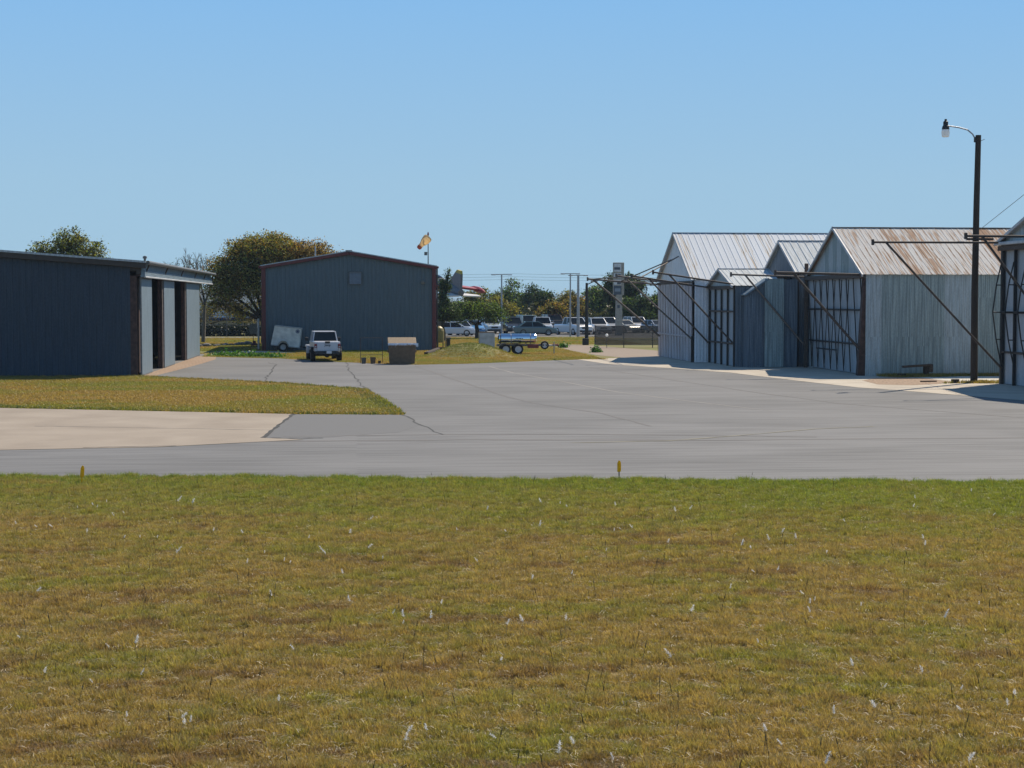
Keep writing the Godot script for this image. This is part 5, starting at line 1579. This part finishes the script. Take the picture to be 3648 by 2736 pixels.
func small_things():
	# yellow edge markers in the near grass
	for q in [[-5.59, -34.85, 0.16, "yellow edge marker stake leaning in the grass at the left"], [5.49, -34.9, 0.0, "yellow edge marker stake standing upright in the grass near the centre"]]:
		var t := thing("edge_marker", q[3], "marker", Vector3(q[0], 0, q[1]), 0.3, "taxiway edge markers")
		var g := Geo.new()
		var lean := Basis(Vector3.BACK, q[2] * -0.5)
		g.plate(PackedVector2Array([Vector2(-0.035, 0.14), Vector2(0.03, 0.14), Vector2(0.04, 0.20), Vector2(0.037, 0.32), Vector2(0.02, 0.37), Vector2(-0.008, 0.38), Vector2(-0.036, 0.32)]), 0.03, Transform3D(lean, Vector3.ZERO))
		part(t, "blade", g, M.marker_yellow)
		g = Geo.new()
		g.tube(lean * Vector3(0, -0.05, 0), lean * Vector3(0, 0.15, 0), 0.012, 0.014, 8)
		part(t, "stake", g, M.marker_yellow if q[2] > 0 else M.stalk_dark)
	# leafy weeds along the edge of the apron
	var r := RandomNumberGenerator.new()
	r.seed = 33
	for q in [[-8.95, -114.0, 0.5, "leafy green weed patch nearest the slate hangar"], [-8.0, -112.9, 0.6, "second leafy green weed patch from the slate hangar"], [-7.1, -111.9, 0.62, "third leafy green weed patch from the slate hangar"], [-6.2, -111.5, 0.55, "fourth leafy green weed patch from the slate hangar"], [-5.3, -110.2, 0.45, "leafy green weed patch nearest the white pickup"], [17.05, -119.0, 0.42, "small green bush on the edge of the gravel drive"], [16.2, -131.0, 0.40, "small green bush at the corner of the lawn by the lamp post"]]:
		var g := Geo.new()
		for k in 260:
			var p: Vector3 = Vector3(r.randfn() * 0.35, absf(r.randfn()) * 0.11 + 0.02, r.randfn() * 0.35) * (q[2] / 0.5)
			if q[0] > 0:
				p = p * Vector3(0.6, 1.7, 0.6)
			var a := Vector3(r.randfn(), r.randfn(), r.randfn()).normalized() * 0.10
			var b := a.cross(Vector3(r.randfn(), r.randfn(), r.randfn())).normalized() * 0.06
			var s := r.randf_range(0.7, 1.25)
			g.tint = Color(0.075 * s, 0.19 * s, 0.028 * s)
			g.tri(p - a, p + b, p + a); g.tri(p - a, p + a, p - b)
		var o := part(self, "weed_patch", g, M.leaves)
		o.position = Vector3(q[0], 0, q[1])
		tag(o, q[3], "weeds", "leafy weeds")
	# silvery seed plumes in the near lawn
	var spots := [-4.92, -30.13, -4.71, -30.32, -4.60, -30.10, -4.44, -30.78, -4.15, -28.95, -4.00, -29.26, -5.48, -27.70, -5.07, -27.43, -4.82, -27.13, -4.15, -26.38, -3.50, -26.06, -3.32, -26.30, -3.10, -26.18, -3.08, -30.17, -2.88, -29.81, -1.72, -26.15, -0.90, -23.37, 0.12, -24.28, 0.37, -23.76, 0.95, -19.89, 0.36, -19.49, 0.49, -18.99, 0.82, -18.93, 1.56, -26.54, 2.21, -28.68, 2.38, -26.30, 2.85, -21.94, 3.65, -24.18, 4.58, -24.57, 5.45, -28.06, 5.59, -24.09, 6.11, -24.67, 6.55, -25.39, 6.56, -24.63, 6.75, -23.53, 5.44, -20.11, 5.58, -19.93, 5.44, -19.47, 5.22, -18.95, 4.87, -15.96, 5.00, -15.39, 5.41, -15.71, 5.61, -15.19, 5.36, -14.31, 5.91, -14.70, 5.76, -14.45, 7.48, -19.44, 10.71, -27.58, 4.06, -14.18, 3.65, -12.67, 4.75, -12.50, 3.42, -13.68, 3.45, -13.31, 1.15, -13.77, 1.63, -13.05, 1.70, -13.47, 2.01, -13.02, 0.41, -13.74, 0.57, -13.95, 0.45, -13.88, -0.72, -15.13, -1.54, -14.70, -1.52, -14.37, -1.41, -14.60, -3.06, -16.49, -2.56, -17.89, -2.30, -17.74, -0.53, -23.89, -0.47, -24.02, 8.23, -23.76, 5.77, -23.98, 8.02, -26.91, 4.06, -26.15]
	for k in 45:
		var z := -r.randf_range(14.0, 31.0)
		spots.append(r.randf_range(-0.20, 0.38) * -z)
		spots.append(z)
	var heads := []
	var stems := []
	for v in 9:
		var g := Geo.new()
		var up := Vector3(r.randf_range(-0.6, 0.6), 1, r.randf_range(-0.4, 0.4)).normalized()
		var bend := Vector3(r.randf_range(-1.1, 1.1), 0.8, r.randf_range(-0.6, 0.6)).normalized()
		var base := up * 0.13
		var long := r.randf_range(0.04, 0.075)
		for k in 80:
			var p := base + bend * (long * k / 80.0)
			var d := (Vector3(r.randfn(), r.randfn(), r.randfn()).normalized() + bend * 0.9).normalized() * r.randf_range(0.010, 0.034) * (1.0 - 0.4 * k / 80.0)
			var e := d.cross(Vector3(r.randfn(), r.randfn(), r.randfn())).normalized() * 0.0016
			g.tri(p - e, p + e, p + d)
		heads.append(g.mesh())
		var s := Geo.new()
		s.path([Vector3.ZERO, up * 0.07, base, base + bend * long * 0.8], 0.0022, 0.001, 4)
		stems.append(s.mesh())
	for i in range(0, spots.size(), 2):
		var v: int = (i / 2) % 9
		var t := thing("seed_plume", "silvery white seed plume on a thin stalk in the near lawn", "seed plume", Vector3(spots[i], 0, spots[i + 1]), r.randf() * TAU, "seed plumes in the near lawn")
		t.scale = Vector3.ONE * r.randf_range(0.7, 1.55)
		part(t, "stalk", stems[v], M.stalk)
		part(t, "plume", heads[v], M.plume)


# one tuft of blades; every blade bends its own way
func tuft(blades: int, radius: float, low: float, high: float, width: float, seed_at: int, droop := 0.5) -> ArrayMesh:
	var r := RandomNumberGenerator.new()
	r.seed = seed_at
	var g := Geo.new()
	for k in blades:
		var a := r.randf() * TAU
		var root := Vector3(cos(a), 0, sin(a)) * radius * sqrt(r.randf())
		var out := Vector3(r.randfn(), 0, r.randfn()) * droop
		var h := r.randf_range(low, high)
		var mid := root + (Vector3.UP + out * 0.5).normalized() * h * 0.55
		var tip := mid + (Vector3.UP * 0.7 + out * 1.6).normalized() * h * 0.5
		var side := Vector3(cos(a * 3.1 + k), 0, sin(a * 3.1 + k)) * width * 0.5
		var s := r.randf_range(0.55, 1.45)
		var dry := r.randf()
		g.tint = Color(s * (1.0 + 0.25 * dry), s * (1.0 + 0.08 * dry), s * (1.0 + 0.5 * dry))
		g.tri(root - side, root + side, mid + side * 0.8)
		g.tri(root - side, mid + side * 0.8, mid - side * 0.8)
		g.tri(mid - side * 0.8, mid + side * 0.8, tip)
	return g.mesh()


func scatter(called: String, label: String, m: ArrayMesh, places: PackedFloat32Array):
	var mm := MultiMesh.new()
	mm.transform_format = MultiMesh.TRANSFORM_3D
	mm.use_colors = true
	mm.mesh = m
	mm.instance_count = places.size() / 16
	mm.buffer = places
	var o := MultiMeshInstance3D.new()
	o.multimesh = mm
	o.material_override = M.blades
	o.name = numbered(called)
	add_child(o)
	tag(o, label, "grass")
	o.set_meta("kind", "stuff")


func put(b: PackedFloat32Array, x: float, z: float, turn: float, s: float, tall: float, c: Color, y := 0.0):
	var k := cos(turn) * s
	var l := sin(turn) * s
	b.append_array(PackedFloat32Array([k, 0.0, l, x, 0.0, s * tall, 0.0, y, -l, 0.0, k, z, c.r, c.g, c.b, 1.0]))


func make_grass():
	var r := RandomNumberGenerator.new()
	r.seed = 77
	# the near lawn, thick where it is close
	var b := PackedFloat32Array()
	var tall := PackedFloat32Array()
	for k in 320000:
		var z := -lerpf(11.6, 37.6, pow(r.randf(), 0.82))
		var x := r.randf_range(-0.32, 0.50) * -z + r.randf_range(-1.0, 1.0)
		var edge := -35.35 + 0.15 * x
		if z < edge + r.randf_range(-0.15, 0.1) + 0.45 * fine_noise.get_noise_2d(x * 0.8, 3.0):
			continue
		var c := lawn_colour(x, z)
		var lump := fine_noise.get_noise_2d(x * 2.1, z * 2.1)
		var j := r.randf_range(0.55, 1.45)
		c = Color(c.r * j, c.g * j, c.b * j)
		put(b, x, z, r.randf() * TAU, r.randf_range(0.75, 1.25), maxf(0.35, 1.0 + 1.1 * lump), c)
	scatter("short_grass", "short mown lawn grass in straw and green patches in the foreground", tuft(15, 0.06, 0.03, 0.078, 0.006, 1, 0.8), b)
	for k in 6500:
		var x := r.randf_range(-14.0, 20.0)
		var edge := -35.35 + 0.15 * x
		var z := edge + absf(r.randfn()) * 0.8 + 0.45 * fine_noise.get_noise_2d(x * 0.8, 3.0) - 0.05
		if fine_noise.get_noise_2d(x * 0.9, z * 0.9) < -0.15 and r.randf() < 0.8:
			continue
		var s := r.randf_range(0.6, 1.3)
		put(tall, x, z, r.randf() * TAU, s, 1.0, Color(0.21, 0.285, 0.044) * r.randf_range(0.8, 1.25))
	for k in 2600:
		var z := -r.randf_range(12.0, 34.0)
		var x := r.randf_range(-0.25, 0.42) * -z
		if patch_noise.get_noise_2d(x * 0.5 + 11.0, z * 0.7) < 0.12:
			continue
		var c := Color(0.18, 0.225, 0.042) if r.randf() < 0.6 else Color(0.28, 0.18, 0.06)
		put(tall, x, z, r.randf() * TAU, r.randf_range(0.5, 1.0), 1.0, c * r.randf_range(0.8, 1.2))
	scatter("tall_grass", "taller green grass blades along the taxiway edge and scattered in the lawn", tuft(7, 0.04, 0.06, 0.14, 0.0065, 2, 0.35), tall)
	# fallen straw that catches the sun
	var straw := PackedFloat32Array()
	for k in 14000:
		var z := -r.randf_range(11.6, 33.0)
		var x := r.randf_range(-0.25, 0.42) * -z
		var a := r.randf() * TAU
		put(straw, x, z, a, r.randf_range(0.5, 1.3), 1.0, Color(0.62, 0.55, 0.42) * r.randf_range(0.5, 1.4), r.randf_range(0.02, 0.06))
	var sg := Geo.new()
	sg.tint = Color.WHITE
	for k in 3:
		var p := Vector3(-0.05 + k * 0.03, 0.0, -0.04 + 0.04 * k)
		var d := Vector3(0.05, 0.014 - 0.010 * k, 0.02 - 0.02 * k)
		var e := d.cross(Vector3.UP).normalized() * 0.002
		sg.tri(p - e, p + e, p + d + e); sg.tri(p - e, p + d + e, p + d - e)
	scatter("straw_litter", "pale dry straw scattered through the near lawn", sg.mesh(), straw)
	# thin dark seed stalks that stand above the lawn
	var stalks := PackedFloat32Array()
	for k in 420:
		var z := -r.randf_range(11.8, 35.0)
		var x := r.randf_range(-0.25, 0.42) * -z
		if z < -34.9 + 0.15 * x:
			continue
		put(stalks, x, z, r.randf() * TAU, r.randf_range(0.6, 1.3), 1.0, Color(0.13, 0.115, 0.06) * r.randf_range(0.7, 1.4))
	var kg := Geo.new()
	kg.tint = Color.WHITE
	kg.path([Vector3.ZERO, Vector3(0.01, 0.1, 0), Vector3(0.03, 0.17, 0.005)], 0.0022, 0.0016, 4)
	kg.path([Vector3(0.03, 0.17, 0.005), Vector3(0.036, 0.20, 0.006), Vector3(0.045, 0.23, 0.008)], 0.0055, 0.0015, 5)
	scatter("seed_stalks", "thin dark seed stalks standing above the near lawn", kg.mesh(), stalks)
	# the strip of lawn before the slate hangar, and the lawn round the middle building
	var f := PackedFloat32Array()
	var island := PackedVector2Array([Vector2(1.5, -54.8), Vector2(-2.0, -55.5), Vector2(-12.3, -59.6), Vector2(-26, -65), Vector2(-26, -83.4), Vector2(-10.5, -83.4), Vector2(-7.4, -80.0), Vector2(-3.2, -75.8), Vector2(0.3, -70.2), Vector2(1.0, -62.0)])
	for k in 60000:
		var p := Vector2(r.randf_range(-26, 1.6), r.randf_range(-83.5, -54.6))
		if not Geometry2D.is_point_in_polygon(p, island) or p.x < -0.30 * -p.y:
			continue
		var near: float = 99.0
		for i in island.size():
			var q := Geometry2D.get_closest_point_to_segment(p, island[i], island[(i + 1) % island.size()])
			near = minf(near, q.distance_to(p))
		var c := field_colour(p.x, p.y)
		c = c.lerp(Color(0.50, 0.34, 0.09), 0.45 * smooth(-0.2, 0.3, patch_noise.get_noise_2d(p.x * 0.1, p.y * 0.3 + 60.0)))
		if near < 0.5 and r.randf() < 0.4:
			c = Color(0.16, 0.20, 0.04)
		put(f, p.x, p.y, r.randf() * TAU, r.randf_range(1.6, 2.8), 0.7 if near > 0.4 else 0.95, c * r.randf_range(0.85, 1.15))
	for k in 60000:
		var p := Vector2(r.randf_range(-16, 24), -lerpf(97.0, 168.0, pow(r.randf(), 1.6)))
		if p.x > -7.0 and p.x < 6.0 and p.y < -124.9 and p.y > -139.2:
			continue
		if p.x < -10.0 and p.y > -118.5:
			continue
		var apron := PackedVector2Array([Vector2(-10, -112), Vector2(-4.8, -108.2), Vector2(-0.8, -101.6), Vector2(1.9, -98.2), Vector2(3.6, -97.2), Vector2(6.2, -98.3), Vector2(8.8, -100.3), Vector2(11.3, -102.8), Vector2(13.9, -104.6), Vector2(40, -104.6), Vector2(40, -60), Vector2(-10, -60)])
		if Geometry2D.is_point_in_polygon(p, apron) or p.x > 15.6 and p.y > -141.0 or p.x < -4.2 and p.y < -119 and p.y > -124.2:
			continue
		if p.x > 9.9 and p.x < 14.6 and absf(p.y + 115.2 - (p.x - 10.0) * 0.5) < 0.4:
			continue
		var d := Vector2((p.x - 7.5) / 2.5, (p.y + 111.0) / 2.7).length()
		var lift := 0.90 * pow(maxf(0.0, 1.0 - d * d * 0.5), 2.0)
		put(f, p.x, p.y, r.randf() * TAU, r.randf_range(1.6, 2.6), 0.7, field_colour(p.x, p.y).lerp(Color(0.19, 0.23, 0.035), smooth(0.1, 0.7, lift)) * r.randf_range(0.85, 1.15), maxf(0.0, lift - 0.01))
	# dry tufts at the foot of the rust roofed hangar and round the lamp pole
	for k in 900:
		var p := Vector2(r.randf_range(25.6, 33), r.randf_range(-80.6, -79.7))
		if r.randf() < 0.3:
			p = Vector2(27.3 + r.randfn() * 0.7, -79.6 + r.randfn() * 0.25)
		if r.randf() < 0.12:
			p = Vector2(27.8 + r.randfn() * 0.55, -73.3 + r.randfn() * 0.2)
		if p.y < -80.7:
			continue
		put(f, p.x, p.y, r.randf() * TAU, r.randf_range(2.0, 3.6), 0.9, Color(0.42, 0.30, 0.08).lerp(Color(0.25, 0.26, 0.05), r.randf()) * r.randf_range(0.85, 1.15), 0.02)
	scatter("field_grass", "rough lawn grass on the island and round the middle building", tuft(18, 0.075, 0.03, 0.06, 0.010, 3, 0.6), f)
